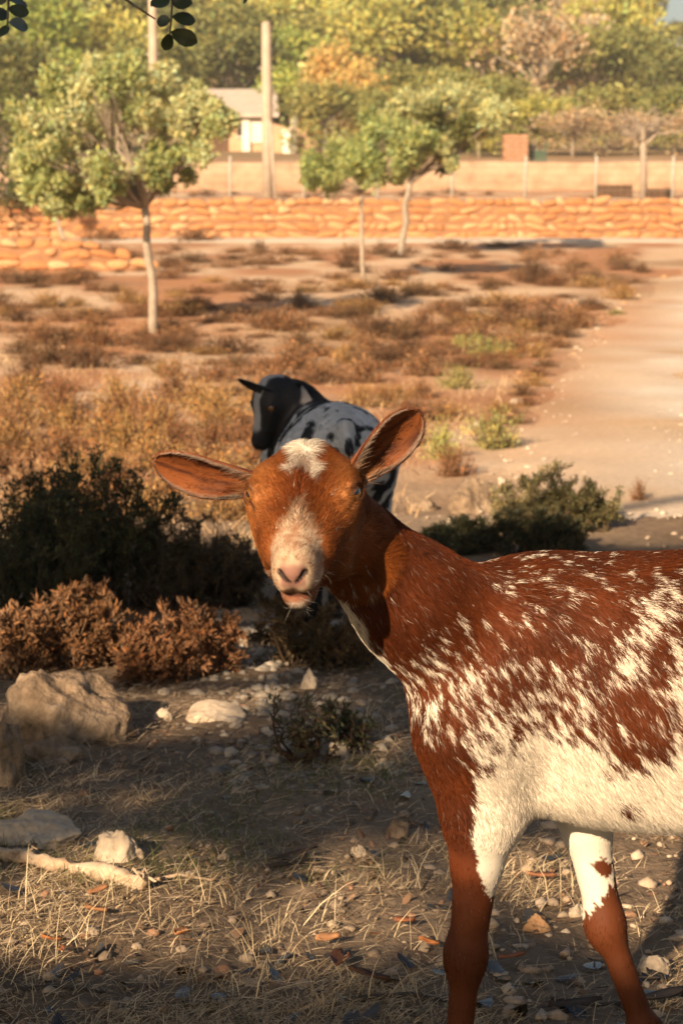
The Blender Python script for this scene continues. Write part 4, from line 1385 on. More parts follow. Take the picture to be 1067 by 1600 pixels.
# shrubs that can be told apart
for kind, u, v, w, h, lab in (
    ('umber', 468, 486, 70, 36, 'dark brown shrub behind the black goat\'s back between the two slender trunks'),
    ('brown', 430, 520, 150, 40, 'wide low brown shrub left of the black goat\'s ear'),
    ('umber', 310, 486, 80, 30, 'dark shrub just right of the slender trunk'),
    ('umber', 545, 420, 55, 34, 'brown shrub at the foot of the small green tree'),
    ('brown', 600, 465, 70, 20, 'low brown shrub right of the small green tree'),
    ('umber', 715, 505, 66, 40, 'dark brown shrub above the lime-green mound'),
    ('brown', 660, 520, 90, 40, 'rust-brown shrub left of the lime-green mound'),
    ('umber', 800, 500, 90, 40, 'dark brown shrub right of the lime-green mound'),
    ('umber', 850, 520, 60, 45, 'dark shrub nearest the left border of the track, beyond the mound'),
    ('umber', 900, 508, 40, 26, 'small dark shrub on the very border of the track'),
    ('lime', 735, 548, 95, 30, 'rounded lime-green mound among the brown shrubs'),
    ('green', 770, 560, 90, 40, 'olive shrub touching the lime-green mound'),
    ('brown', 660, 590, 110, 45, 'brown shrub above the goat\'s right-hand ear'),
    ('green', 720, 610, 90, 46, 'olive-brown shrub above the yellow-green bush'),
    ('brown', 570, 600, 90, 50, 'orange-brown shrub directly behind the black goat'),
    ('green', 770, 705, 110, 80, 'yellow-green bush beside the track behind the goat\'s ear'),
    ('lime', 690, 720, 70, 70, 'yellow bush behind the tip of the goat\'s ear'),
    ('brown', 706, 748, 86, 62, 'round rust-brown bush in front of the yellow-green bush'),
    ('umber', 765, 455, 50, 26, 'small dark shrub above the red earth near the track'),
    ('umber', 840, 445, 100, 40, 'wide dark shrub in the field below the stone wall at the right'),
    ('umber', 930, 448, 46, 34, 'dark upright shrub below the stone wall near the track'),
    ('umber', 1005, 428, 50, 18, 'low dark shrub by the far end of the track'),
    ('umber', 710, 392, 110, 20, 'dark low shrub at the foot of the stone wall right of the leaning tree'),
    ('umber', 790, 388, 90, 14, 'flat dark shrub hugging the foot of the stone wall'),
    ('umber', 405, 394, 40, 20, 'small dark shrub by the lane left of the small green tree'),
    ('umber', 300, 380, 100, 26, 'dark shrub by the wall behind the slender trunk'),
    ('brown', 160, 380, 120, 24, 'brown shrub under the dark tree at the left'),
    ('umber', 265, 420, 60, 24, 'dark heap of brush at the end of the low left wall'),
    ('umber', 45, 605, 80, 60, 'dark brown shrub at the left edge above the golden bushes'),
    ('brown', 150, 545, 110, 44, 'brown shrub left of the foot of the slender trunk'),
    ('brown', 60, 540, 90, 40, 'low brown shrub near the left edge of the field'),
    ('umber', 180, 612, 40, 24, 'little dark shrub below the slender trunk'),
    ('green', 963, 494, 46, 12, 'small green tuft on the track'),
    ('brown', 1000, 790, 40, 50, 'sparse brown weed on the track at the right'),
):
    o = shrub(kind, u, v, w, h, lab)
for u_, v_, w_, h_, lab in ((30, 446, 130, 22, 'flat dark shrub standing in for the shadow at the foot of the low left wall near the left edge'), (110, 440, 120, 18, 'flat dark shrub standing in for the shadow at the foot of the low left wall in its middle'),
                        (300, 412, 110, 18, 'flat dark shrub standing in for the shadow right of the slender trunk, level with the low wall'), (365, 408, 80, 12, 'thin dark shrub standing in for the shadow trailing off right of the slender trunk')):
    shrub('umber', u_, v_, w_, h_, lab)  # flat dark shrubs added in place of the cast shadow on the ground
# golden brush in a dense band behind the dark bush
for v_, n_ in ((640, 7), (665, 7), (690, 7), (715, 7), (742, 7), (775, 7), (815, 6)):
    for k in range(n_):
        u_ = -60 + k * (470 / (n_ - 1)) + rng.uniform(-25, 25)
        shrub('golden' if rng.random() < 0.55 else 'brown', u_, v_ + rng.uniform(-8, 8), rng.uniform(95, 150), rng.uniform(55, 80), 'golden-brown bush at the %s of the dense brush, %s' % ('back' if v_ < 680 else 'middle' if v_ < 735 else 'front', 'near the left edge' if u_ < 90 else 'under the slender trunk' if u_ < 280 else 'beside the black goat'), 'golden brush left of the black goat')
for u_, v_, w_, h_ in ((610, 640, 100, 45), (650, 660, 110, 50), (560, 640, 90, 45), (640, 700, 90, 55), (700, 660, 100, 40), (660, 625, 80, 34), (500, 600, 90, 40), (420, 590, 100, 40), (330, 600, 110, 40), (260, 590, 90, 34), (540, 570, 80, 36)):
    shrub('brown' if rng.random() < 0.6 else 'golden', u_, v_, w_, h_, 'brown and gold bush in the brush behind the black goat', 'brush behind the black goat')
def field_label(u, v):
    a = 'left of the slender trunk' if u < 243 else 'between the two slender trunks' if u < 568 else 'right of the small green tree' if u < 780 else 'beside the dirt track'
    b = 'low brown shrub far back in the field' if v < 430 else 'low brown shrub halfway across the field' if v < 490 else 'low brown shrub in the near part of the field'
    return b + ' ' + a
for k_ in range(16):
    v_ = 455 + 15 * k_
    u_ = float(np.interp(v_, [438, 492, 560, 640, 690, 770], [1030, 950, 880, 830, 795, 735])) - rng.uniform(8, 40)
    shrub(['brown', 'golden', 'umber'][k_ % 3], u_, v_, rng.uniform(50, 85), rng.uniform(16, 34), 'brown shrub on the left border of the dirt track', 'shrubs along the track border')
# thin scatter over the rest of the field
mass = []
for k in range(235):
    v_ = 392 + 190 * rng.random() ** 1.3
    u_ = rng.uniform(-80, 1000)
    g_ = pg(u_, v_)
    if u_ > np.interp(v_, [408, 438, 492, 560, 640], [1075, 1030, 950, 880, 830]) - 30:
        continue
    s_ = rng.uniform(0.35, 0.95)
    if v_ < 440:
        mass.append((['umber', 'brown', 'brown'][rng.integers(3)], g_[0], g_[1], s_, s_ * rng.uniform(0.15, 0.33)))
        continue
    shrub_world(['umber', 'umber', 'brown', 'brown', 'golden'][rng.integers(5)], g_[0], g_[1], s_, s_ * rng.uniform(0.15, 0.33), field_label(u_, v_), 'shrubs scattered over the field')
for k in range(80):
    v_ = 400 + 230 * gx_.random() ** 1.2
    u_ = gx_.uniform(-900, -90)
    g_ = pg(u_, v_)
    s_ = gx_.uniform(0.4, 0.95)
    mass.append((['umber', 'brown', 'golden'][gx_.integers(3)], g_[0], g_[1], s_, s_ * gx_.uniform(0.15, 0.4)))
for k in range(26):
    x_ = rng.uniform(-8, 12); y_ = rng.uniform(47.5, 57)
    s_ = rng.uniform(0.4, 0.9)
    mass.append((['brown', 'umber', 'golden'][rng.integers(3)], x_, y_, s_, s_ * 0.3))

for k in range(150):
    v_ = 430 + 190 * gx_.random()
    u_ = gx_.uniform(-60, 1000)
    if u_ > np.interp(v_, [408, 438, 492, 560, 640], [1075, 1030, 950, 880, 830]) - 25 or noise2(u_ * 0.004, v_ * 0.02, 1.0, 141, 2) < 0.42:
        continue
    g_ = pg(u_, v_)
    s_ = gx_.uniform(0.3, 0.8)
    mass.append((['brown', 'brown', 'umber'][gx_.integers(3)], g_[0], g_[1], s_, s_ * gx_.uniform(0.10, 0.24)))
scrub_mass('field_scrub', mass, 'low rust-brown scrub spread thinly over the whole field')

# ------------------------------------------------------------------ nearer bushes with their own twigs and leaves
def near_bush(name, clumps, n_leaf, leaf, col, col2, label, twig_col, twigs=26, aspect=0.32, seed=0, mat=None, droop=0.0, leaf_up=0.8):
    """clumps: (u, v of the foot, width px, height px)"""
    g = np.random.default_rng(seed + 900)
    tw = MB(); P = []; D = []
    base = None
    for (u, v, w_px, h_px) in clumps:
        b0 = pg(u, v)
        s = b0[1] / F_PX
        w, h = w_px * s, h_px * s
        b0 = np.array([b0[0], b0[1] + w * 0.3, terrain(b0[0], b0[1] + w * 0.3)])
        if base is None: base = b0
        for k in range(twigs):
            a = g.uniform(0, 6.28); r = w * 0.5 * math.sqrt(g.random())
            tip = b0 + np.array([np.cos(a) * r, np.sin(a) * r * 0.8, h * (0.35 + 0.75 * g.random()) * (1 - 0.35 * (r / (w * 0.5)) ** 2)])
            st = b0 + np.array([np.cos(a) * r * 0.35, np.sin(a) * r * 0.3, -0.01])
            p = branch_path(st, tip, 0.02, 6)
            tw.tube(p - base, np.linspace(0.005, 0.0014, 6), 5, twig_col, False)
            for _ in range(4):
                q = p[g.integers(2, 6)]
                e = q + nrm(g.normal(size=3) + (0, 0, 0.9)) * h * g.uniform(0.10, 0.28)
                pp = branch_path(q, e, 0.006, 4)
                tw.tube(pp - base, np.linspace(0.0022, 0.0008, 4), 3, twig_col, False)
                m = n_leaf // (twigs * 5)
                t = g.random((m, 1))
                P.append(q + (e - q) * t + g.normal(0, 0.006, (m, 3))); D.append(np.tile(nrm(e - q), (m, 1)))
            m = n_leaf // (twigs * 5)
            t = 0.35 + 0.65 * g.random(m)
            idx = np.clip((t * 5).astype(int), 0, 4)
            P.append(p[idx] + (p[idx + 1] - p[idx]) * (t * 5 - idx)[:, None] + g.normal(0, 0.006, (m, 3))); D.append(nrm(p[idx + 1] - p[idx]))
    P = np.concatenate(P); D = np.concatenate(D)
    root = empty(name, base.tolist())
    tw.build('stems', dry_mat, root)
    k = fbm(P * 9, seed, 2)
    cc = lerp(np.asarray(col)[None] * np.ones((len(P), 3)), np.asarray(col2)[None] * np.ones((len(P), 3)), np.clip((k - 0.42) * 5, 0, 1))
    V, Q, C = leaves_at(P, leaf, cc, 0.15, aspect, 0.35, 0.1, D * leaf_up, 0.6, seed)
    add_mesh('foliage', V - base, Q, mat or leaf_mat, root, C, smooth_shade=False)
    tag(root, label, 'bush')
    return root

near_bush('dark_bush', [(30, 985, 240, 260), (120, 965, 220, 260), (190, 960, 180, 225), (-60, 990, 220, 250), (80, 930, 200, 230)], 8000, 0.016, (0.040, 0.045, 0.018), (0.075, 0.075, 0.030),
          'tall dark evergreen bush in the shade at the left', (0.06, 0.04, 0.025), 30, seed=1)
near_bush('dark_bush', [(265, 965, 150, 140), (330, 960, 140, 118), (365, 950, 110, 100), (300, 935, 150, 120)], 4600, 0.014, (0.050, 0.042, 0.020), (0.105, 0.075, 0.040),
          'lower dark bush between the tall dark bush and the goat\'s head', (0.07, 0.045, 0.03), 26, seed=2)
near_bush('dry_bush', [(90, 1055, 160, 125), (160, 1050, 120, 110), (30, 1065, 130, 110)], 5200, 0.018, (0.17, 0.085, 0.04), (0.27, 0.15, 0.08),
          'dry orange-brown bush right behind the largest boulder', (0.20, 0.12, 0.07), 26, seed=3, mat=dry_mat)
near_bush('dry_bush', [(270, 1070, 150, 115), (325, 1058, 90, 90), (235, 1075, 90, 90)], 5200, 0.018, (0.16, 0.075, 0.035), (0.28, 0.14, 0.07),
          'rounded rust-brown dry bush right of the largest boulder', (0.18, 0.10, 0.06), 26, seed=4, mat=dry_mat)
near_bush('green_bush', [(820, 828, 90, 80), (880, 835, 100, 100), (935, 832, 80, 72)], 6500, 0.016, (0.13, 0.115, 0.05), (0.33, 0.27, 0.13),
          'sunlit green bush above the goat\'s back beside the track', (0.14, 0.09, 0.055), 24, seed=5)
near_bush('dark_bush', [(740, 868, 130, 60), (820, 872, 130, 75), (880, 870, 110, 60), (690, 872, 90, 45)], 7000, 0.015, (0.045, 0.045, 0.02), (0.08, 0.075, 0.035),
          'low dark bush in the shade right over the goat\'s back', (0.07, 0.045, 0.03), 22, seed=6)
near_bush('sprig', [(480, 1205, 150, 115), (540, 1175, 90, 70)], 620, 0.016, (0.050, 0.055, 0.022), (0.095, 0.085, 0.04),
          'small sparse green sprig growing on the stony ground in front of the goat\'s chest', (0.09, 0.05, 0.03), 12, seed=7)
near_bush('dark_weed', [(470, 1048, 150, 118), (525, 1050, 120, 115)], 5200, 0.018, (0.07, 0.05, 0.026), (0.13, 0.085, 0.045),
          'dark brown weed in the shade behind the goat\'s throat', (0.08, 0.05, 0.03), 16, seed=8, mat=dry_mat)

# ------------------------------------------------------------------ grass, straw, gravel, fallen leaves
litter_mat = attr_mat('dead leaf', 0.6, spec=0.3)
straw_mat = attr_mat('straw', 0.75, translucent=0.2, spec=0.2)
def blades(name, P, H, W, lean, cols, kind_mat, seed, curve=0.5):
    g = np.random.default_rng(seed)
    n = len(P)
    a = g.uniform(0, 6.28, n)
    d = np.stack([np.cos(a), np.sin(a), np.zeros(n)], 1)
    s = np.stack([-np.sin(a), np.cos(a), np.zeros(n)], 1)
    H = H[:, None]; W = W[:, None]; lean = lean[:, None]
    up = np.array([0, 0, 1.0])
    s = nrm(s * 0.6 + d * g.normal(0, 0.6, (n, 1)) + 0.2 * up)
    k = g.normal(1, 0.3, (n, 1)) * curve
    rows = []
    for t, ww in ((0, 1.0), (0.4, 0.85), (0.75, 0.55), (1.0, 0.08)):
        c = P + up * H * t * np.cos(lean) * (1 - 0.25 * k * t * t) + d * H * (t * np.sin(lean) + 0.45 * k * t * t)
        rows += [c - s * W * ww * 0.5, c + s * W * ww * 0.5]
    V = np.stack(rows, 1).reshape(-1, 3)
    i = np.arange(n)[:, None] * 8
    Q = np.concatenate([i + np.array([[0, 1, 3, 2]]), i + np.array([[2, 3, 5, 4]]), i + np.array([[4, 5, 7, 6]])])
    o = add_mesh(name, V, Q, kind_mat, None, np.repeat(cols, 8, 0), smooth_shade=False)
    return o

def scatter(n, x0, x1, y0, y1, seed, dens=None, bias=1.0):
    g = np.random.default_rng(seed)
    y = y0 + (y1 - y0) * g.random(n) ** bias
    x = g.uniform(x0, x1, n) * np.maximum(y / 3.0, 0.6)
    if dens is not None:
        m = g.random(n) < dens(x, y)
        x, y = x[m], y[m]
    return np.stack([x, y, terrain(x, y)], 1)

def straw_cols(n, g, a=(0.40, 0.285, 0.155), b=(0.62, 0.49, 0.32)):
    t = g.random(n)[:, None]
    return np.asarray(a) * (1 - t) + np.asarray(b) * t

g = np.random.default_rng(77)
# short dead grass, thick in the near strip, thin further on
P = scatter(95000, -0.75, 0.85, 2.2, 4.6, 1, lambda x, y: np.clip((noise2(x, y, 3.5, 101) - 0.36) * 3.2, 0.06, 1) * np.interp(y, [2.2, 3.3, 3.9, 4.6], [1, 1, 0.5, 0.2]), 1.3)
o = blades('dry_grass', P, g.uniform(0.008, 0.036, len(P)), g.uniform(0.0010, 0.0022, len(P)), g.uniform(0.5, 1.5, len(P)), straw_cols(len(P), g, (0.44, 0.31, 0.165), (0.70, 0.56, 0.37)), straw_mat, 2, 1.1)
tag(o, 'short dead straw-coloured grass covering the near ground', 'grass', kind='stuff')
# taller pale stalks in tufts
T = [pg(u, v) for u, v in ((395, 1495), (430, 1470), (250, 1440), (60, 1500), (110, 1470), (20, 1440), (470, 1440), (640, 1390), (560, 1150), (580, 1140), (300, 1560), (520, 1570), (180, 1400), (930, 1420), (860, 1395), (820, 1400), (700, 1480), (350, 1420), (620, 1560), (10, 1560), (480, 1040))]
P = np.concatenate([np.array([t]) + g.normal(0, 0.045, (24, 3)) * (1, 0.8, 0) for t in T])
P[:, 2] = terrain(P[:, 0], P[:, 1])
o = blades('grass_stalks', P, g.uniform(0.03, 0.13, len(P)) * g.uniform(0.5, 1.0, len(P)), g.uniform(0.0010, 0.0020, len(P)), np.abs(g.normal(0.2, 0.5, len(P))), straw_cols(len(P), g, (0.46, 0.34, 0.19), (0.72, 0.58, 0.38)), straw_mat, 3, 0.9)
tag(o, 'taller pale dry grass stalks standing in tufts', 'grass', kind='stuff')
# a little green grass in the shade
P = scatter(6000, -0.62, 0.1, 3.1, 3.9, 4, lambda x, y: np.clip((noise2(x, y, 4, 103) - 0.5) * 6, 0, 1))
o = blades('green_grass', P, g.uniform(0.01, 0.035, len(P)), g.uniform(0.0012, 0.002, len(P)), g.uniform(0.1, 0.8, len(P)), straw_cols(len(P), g, (0.07, 0.085, 0.025), (0.16, 0.17, 0.06)), leaf_mat, 5)
tag(o, 'sparse short green grass in the shade behind the pale branch', 'grass', kind='stuff')
# mid-distance dry grass
P = scatter(30000, -0.75, 0.75, 6.8, 26, 6, lambda x, y: np.clip((noise2(x, y, 1.2, 105) - 0.40) * 3.5, 0, 1) * (x < np.interp(y, edge[:, 1], edge[:, 0]) - 0.1), 1.7)
P[:, 0] *= 0.9
o = blades('field_grass', P, g.uniform(0.03, 0.10, len(P)) , g.uniform(0.004, 0.009, len(P)) , g.uniform(0.2, 1.1, len(P)), straw_cols(len(P), g, (0.40, 0.255, 0.135), (0.58, 0.42, 0.25)), straw_mat, 7)
tag(o, 'thin dry grass over the field', 'grass', kind='stuff')
# straws lying flat
P = scatter(60000, -0.75, 0.85, 2.2, 4.8, 8, lambda x, y: np.clip((noise2(x, y, 2.5, 107) - 0.30) * 2.5, 0.1, 1))
P[:, 2] += g.uniform(0.002, 0.02, len(P))
o = blades('straw_litter', P, 0.008 + 0.06 * g.random(len(P)) ** 2, g.uniform(0.0008, 0.0024, len(P)), g.uniform(1.25, 1.62, len(P)), straw_cols(len(P), g, (0.16, 0.10, 0.055), (0.56, 0.43, 0.28)), straw_mat, 9, 0.12)
tag(o, 'loose straw and stems lying on the ground', 'straw', kind='stuff')

# dark twig and bark crumbs
P = scatter(12000, -0.75, 0.85, 2.2, 5.0, 15, lambda x, y: np.clip((noise2(x, y, 2.0, 109) - 0.32) * 2.5, 0.1, 1))
P[:, 2] += g.uniform(0.002, 0.012, len(P))
o = blades('twig_litter', P, 0.008 + 0.05 * g.random(len(P)) ** 2, g.uniform(0.0015, 0.005, len(P)), g.uniform(1.3, 1.6, len(P)), straw_cols(len(P), g, (0.035, 0.022, 0.014), (0.17, 0.095, 0.05)), litter_mat, 16, 0.1)
tag(o, 'dark crumbs of bark and twig on the near ground', 'twigs', kind='stuff')

# gravel
def gravel(name, P, S, cols, seed, label, mat):
    g = np.random.default_rng(seed)
    protos = []
    for k in range(6):
        bm = bmesh.new(); bmesh.ops.create_icosphere(bm, subdivisions=1, radius=1.0)
        v = np.array([q.co[:] for q in bm.verts]); f = np.array([[q.index for q in t.verts] for t in bm.faces]); bm.free()
        v = v * (1 + g.normal(0, 0.24, (len(v), 1))) * np.array([1.0, g.uniform(0.6, 0.95), g.uniform(0.42, 0.7)])
        protos.append((v, f))
    V, F, C = [], [], []
    off = 0
    n = len(P)
    which = g.integers(0, 6, n)
    for k in range(6):
        m = which == k
        v, f = protos[k]
        a = g.uniform(0, 6.28, m.sum())
        ca, sa = np.cos(a)[:, None], np.sin(a)[:, None]
        x = v[None, :, 0] * ca - v[None, :, 1] * sa; y = v[None, :, 0] * sa + v[None, :, 1] * ca
        z = np.broadcast_to(v[None, :, 2], x.shape)
        vv = np.stack([x, y, z], -1) * S[m][:, None, None] + P[m][:, None]
        V.append(vv.reshape(-1, 3)); C.append(np.repeat(cols[m], len(v), 0))
        F.append((f[None] + (np.arange(m.sum()) * len(v))[:, None, None] + off).reshape(-1, 3))
        off += m.sum() * len(v)
    o = add_mesh(name, np.concatenate(V), np.concatenate(F), mat, None, np.concatenate(C), smooth_shade=False)
    return tag(o, label, 'gravel', kind='stuff')
grav_mat = attr_mat('pebble', 0.85, spec=0.25, noise=(120.0, 0.75, 1.2, 0.003), bump_s=0.4)
P = scatter(4200, -0.8, 0.9, 2.2, 8.2, 11, lambda x, y: np.clip((noise2(x, y, 1.6, 111) - 0.36) * 3.0, 0.10, 1), 1.25)
S = 0.003 + 0.014 * g.random(len(P)) ** 3.0
t = g.random(len(P))
cols = lerp(np.array([0.16, 0.115, 0.08]), np.array([0.38, 0.29, 0.205]), t)
red = g.random(len(P)) < 0.10
cols[red] = np.array([0.27, 0.145, 0.085])
P[:, 2] += S * 0.2
gravel('gravel', P, S, cols, 12, 'loose pebbles strewn over the near ground', grav_mat)
# stony strip leading back from the chin of the goat, and stones between its legs
q0, q1 = pg(470, 1240), pg(390, 960)
n = 800
t = g.random(n)
P = q0 + (q1 - q0) * t[:, None] + g.normal(0, 1, (n, 3)) * np.array([0.13, 0.1, 0])
P[:, 2] = terrain(P[:, 0], P[:, 1])
S = 0.004 + 0.022 * g.random(n) ** 3.0
gravel('gravel_strip', P, S, lerp(np.array([0.15, 0.13, 0.11]), np.array([0.38, 0.32, 0.25]), g.random(n)), 13, 'grey stones of the stony strip under the goat\'s chin', grav_mat)
n = 420
P = np.stack([g.uniform(0.18, 1.3, n), g.uniform(2.45, 4.0, n), np.zeros(n)], 1)
P[:, 2] = terrain(P[:, 0], P[:, 1]) + 0.002
S = 0.005 + 0.017 * g.random(n) ** 2.4
gravel('gravel_patch', P, S, lerp(np.array([0.36, 0.25, 0.165]), np.array([0.58, 0.46, 0.34]), g.random(n)), 14, 'cream and pink stones between the goat\'s forelegs', grav_mat)

n = 2600
t = g.random(n); yy = edge[0, 1] + 0.8 + 16 * g.random(n) ** 1.6
P = np.stack([np.interp(yy, edge[:, 1], edge[:, 0]) + 3.4 * t, yy, 0 * yy], 1)
P[:, 2] = terrain(P[:, 0], P[:, 1]) + 0.008
gravel('track_gravel', P, 0.004 + 0.016 * g.random(n) ** 3, lerp(np.array([0.40, 0.31, 0.23]), np.array([0.58, 0.47, 0.36]), g.random(n)), 19, 'loose stones strewn over the dirt track', grav_mat)

# fallen leaves: dull brown ones and dark glossy ones that mirror the sky
def litter(name, P, size, col, var, mat, seed, label, curl=0.25):
    g = np.random.default_rng(seed)
    n = len(P)
    th = np.linspace(0, 2 * np.pi, 8, endpoint=False)
    ring = np.stack([np.cos(th), 0.55 * np.sin(th) * (1 - 0.12 * np.cos(th))], 1)
    a = g.uniform(0, 6.28, n)
    tilt = g.normal(0, 0.35, (n, 2))
    sz = np.broadcast_to(size, (n,)) * g.uniform(0.6, 1.3, n)
    x = ring[None, :, 0] * sz[:, None]; y = ring[None, :, 1] * sz[:, None]
    z = curl * g.normal(0.6, 0.6, (n, 1)) * (x * x) / sz[:, None] + tilt[:, :1] * x + tilt[:, 1:] * y
    X = x * np.cos(a)[:, None] - y * np.sin(a)[:, None]; Y = x * np.sin(a)[:, None] + y * np.cos(a)[:, None]
    ringv = np.stack([X, Y, z], -1) + P[:, None] + np.array([0, 0, 1.0]) * (sz * 0.25)[:, None, None]
    V = ringv.reshape(-1, 3)
    i = np.arange(n)[:, None] * 8
    Q = np.concatenate([i + np.array([[0, 1, 2, 3]]), i + np.array([[0, 3, 4, 7]]), i + np.array([[4, 5, 6, 7]])])
    c = np.asarray(col) * (1 - var + 2 * var * g.random((n, 1)))
    o = add_mesh(name, V, Q, mat, None, np.repeat(c, 8, 0), smooth_shade=False)
    return tag(o, label, 'leaves', kind='stuff')
litter_mat = attr_mat('dead leaf', 0.6, spec=0.3)
gloss_mat = attr_mat('dark glossy leaf', 0.22, spec=0.6)
P = scatter(1500, -0.75, 0.85, 2.3, 4.2, 21, lambda x, y: np.clip((noise2(x, y, 3, 121) - 0.35) * 3, 0.1, 1))
litter('leaf_litter', P, 0.009, (0.15, 0.085, 0.048), 0.6, litter_mat, 22, 'small dead brown leaves lying on the near ground', 0.6)
P = scatter(420, -0.75, 0.85, 2.35, 3.9, 23, lambda x, y: np.where(y < 2.8, 1.0, 0.16))
litter('dark_leaf_litter', P, 0.018, (0.030, 0.026, 0.022), 0.5, gloss_mat, 24, 'dark glossy fallen leaves on the near ground', 0.4)

# single curled leaves and scraps of bark big enough to pick out
def scrap(u, v, L_px, W_px, col, label, seed, rz, name='fallen_leaf'):
    g = np.random.default_rng(seed)
    b = pg(u, v); s = b[1] / F_PX
    L, W = L_px * s, W_px * s
    n, k = 7, 5
    V = []
    for i in range(n):
        t = i / (n - 1)
        w = W * 0.5 * math.sin(math.pi * (0.08 + 0.86 * t)) ** 0.7
        for j in range(k):
            r = -1 + 2 * j / (k - 1)
            V.append(((t - 0.5) * L, r * w * (1 + g.normal(0, 0.06)), 0.004 + 0.30 * W * r * r + 0.12 * L * (t - 0.5) ** 2 + g.normal(0, 0.0006)))
    V = np.array(V)
    th = 0.0012
    V2 = np.concatenate([V, V - (0, 0, th)])
    N = n * k
    F = []
    for i in range(n - 1):
        for j in range(k - 1):
            q = (i * k + j, (i + 1) * k + j, (i + 1) * k + j + 1, i * k + j + 1)
            F += [q, tuple(N + x for x in q[::-1])]
    rim = list(range(k)) + [i * k + k - 1 for i in range(1, n)] + [(n - 1) * k + j for j in range(k - 2, -1, -1)] + [i * k for i in range(n - 2, 0, -1)]
    F += [(a, b_, N + b_, N + a) for a, b_ in zip(rim, rim[1:] + rim[:1])]
    o = add_mesh(name, V2, F, litter_mat, None, np.asarray(col) * (0.85 + 0.3 * g.random((len(V2), 1))))
    o.location = (b[0], b[1], float(terrain(b[0], b[1])) + 0.012)
    o.rotation_euler = (g.normal(0, 0.15), g.normal(0, 0.15), rz)
    tag(o, label, 'leaf')
scrap(80, 1487, 34, 16, (0.36, 0.13, 0.045), 'orange-red leaf lying at the lower left', 1, 0.2)
scrap(96, 1505, 26, 14, (0.30, 0.11, 0.045), 'rust leaf just below the orange-red leaf', 2, 1.9)
scrap(150, 1438, 40, 16, (0.30, 0.14, 0.06), 'brown curled leaf between the straw below the pale branch', 3, -0.3)
scrap(155, 1408, 36, 14, (0.26, 0.12, 0.055), 'dull brown leaf touching the underside of the pale branch', 4, 0.5)
scrap(286, 1478, 36, 22, (0.34, 0.15, 0.06), 'broad orange-brown leaf in front of the straw tuft', 5, 0.9)
scrap(512, 1488, 44, 20, (0.36, 0.18, 0.085), 'long tan leaf in the sun left of the goat\'s near hoof', 6, 0.4)
scrap(530, 1520, 44, 34, (0.13, 0.055, 0.03), 'curled dark brown scrap of bark left of the goat\'s near leg', 7, 1.2, 'bark_scrap')
scrap(575, 1545, 70, 20, (0.10, 0.05, 0.03), 'long dark strip of bark beside the goat\'s near leg at the bottom', 8, -0.35, 'bark_scrap')
scrap(668, 1492, 34, 15, (0.40, 0.15, 0.05), 'bright orange leaf touching the goat\'s near leg', 9, -0.2)
scrap(632, 1455, 34, 18, (0.24, 0.09, 0.045), 'red-brown leaf in the sun left of the goat\'s near leg', 10, 0.2)
scrap(800, 1512, 44, 15, (0.30, 0.12, 0.06), 'red-brown leaf between the goat\'s forelegs', 11, 0.1)
scrap(845, 1385, 50, 16, (0.28, 0.12, 0.06), 'brown leaf on the sunny ground behind the forelegs', 12, -0.1)
scrap(455, 1352, 90, 10, (0.05, 0.035, 0.025), 'dark stick-like strip of bark in the middle of the near ground', 13, 0.12, 'bark_scrap')
scrap(1040, 1580, 90, 26, (0.05, 0.04, 0.035), 'dark strip of bark at the lower right corner', 14, 0.5, 'bark_scrap')
scrap(900, 1590, 90, 18, (0.05, 0.04, 0.035), 'dark twig-like bark strip at the bottom under the goat', 15, -0.25, 'bark_scrap')

# pale broken branch on the ground at the left
wood_mat = noisy_mat('peeled wood', [(0.32, (0.20, 0.11, 0.06)), (0.48, (0.44, 0.31, 0.20)), (0.72, (0.58, 0.46, 0.33))], 22, 0.85, 0.6, 0.006, fine=(70, 0.75, 1.1))
bp_px = [(-30, 1345), (35, 1352), (75, 1358), (120, 1364), (165, 1376), (200, 1386), (226, 1396)]
bpts = np.array([pg(*q) for q in bp_px])
rad = np.array([12, 11, 12, 11, 13, 12, 10]) * bpts[:, 1].mean() / F_PX
bpts[:, 2] = terrain(bpts[:, 0], bpts[:, 1]) + rad * 0.9
branch = empty('broken_branch', bpts[3].tolist())
m = MB()
tt = np.linspace(0, 1, 40)
cu = np.linspace(0, 1, len(bpts))
pp = np.stack([np.interp(tt, cu, bpts[:, k]) for k in range(3)], 1)
rr = np.interp(tt, cu, rad) * (1 + 0.25 * (noise2(tt * 14, tt * 0, 1.0, 131) - 0.5))
v, f = tube(pp - bpts[3], rr, 14)
v = v + (fbm(v * 45, 133, 3)[:, None] - 0.5) * 0.018
m.add(v, f)
m.build('wood', wood_mat, branch)
for k, (du, dv, L) in enumerate(((205, 1372, 1.0), (232, 1384, 1.3), (225, 1402, 0.9), (245, 1390, 1.1), (60, 1350, 0.6))):
    e = pg(du, dv + 10); e[2] += 0.02 + 0.012 * k % 0.03
    s0 = bpts[-1] if k < 4 else bpts[1]
    MB().tube(branch_path(s0 - bpts[3], e - bpts[3], 0.006, 5, 0.012), np.linspace(0.006, 0.0012, 5) * L, 6).build('splinter' if k < 4 else 'stub', wood_mat, branch)
tag(branch, 'pale peeled branch with a splintered end lying at the left', 'branch')
def stick(pxs, r_px, label, mat, dz=0.5):
    P = np.array([pg(*q) for q in pxs])
    r = r_px * P[:, 1].mean() / F_PX
    P[:, 2] = terrain(P[:, 0], P[:, 1]) + r * dz + 0.004
    o = MB().tube(P - P[0], np.linspace(r, r * 0.5, len(P)), 7).build('stick', mat)
    o.location = P[0].tolist()
    tag(o, label, 'stick')
stick([(235, 1388), (280, 1382), (330, 1388), (345, 1386)], 3.5, 'thin pale stick running on from the splintered branch', wood_mat, 2)
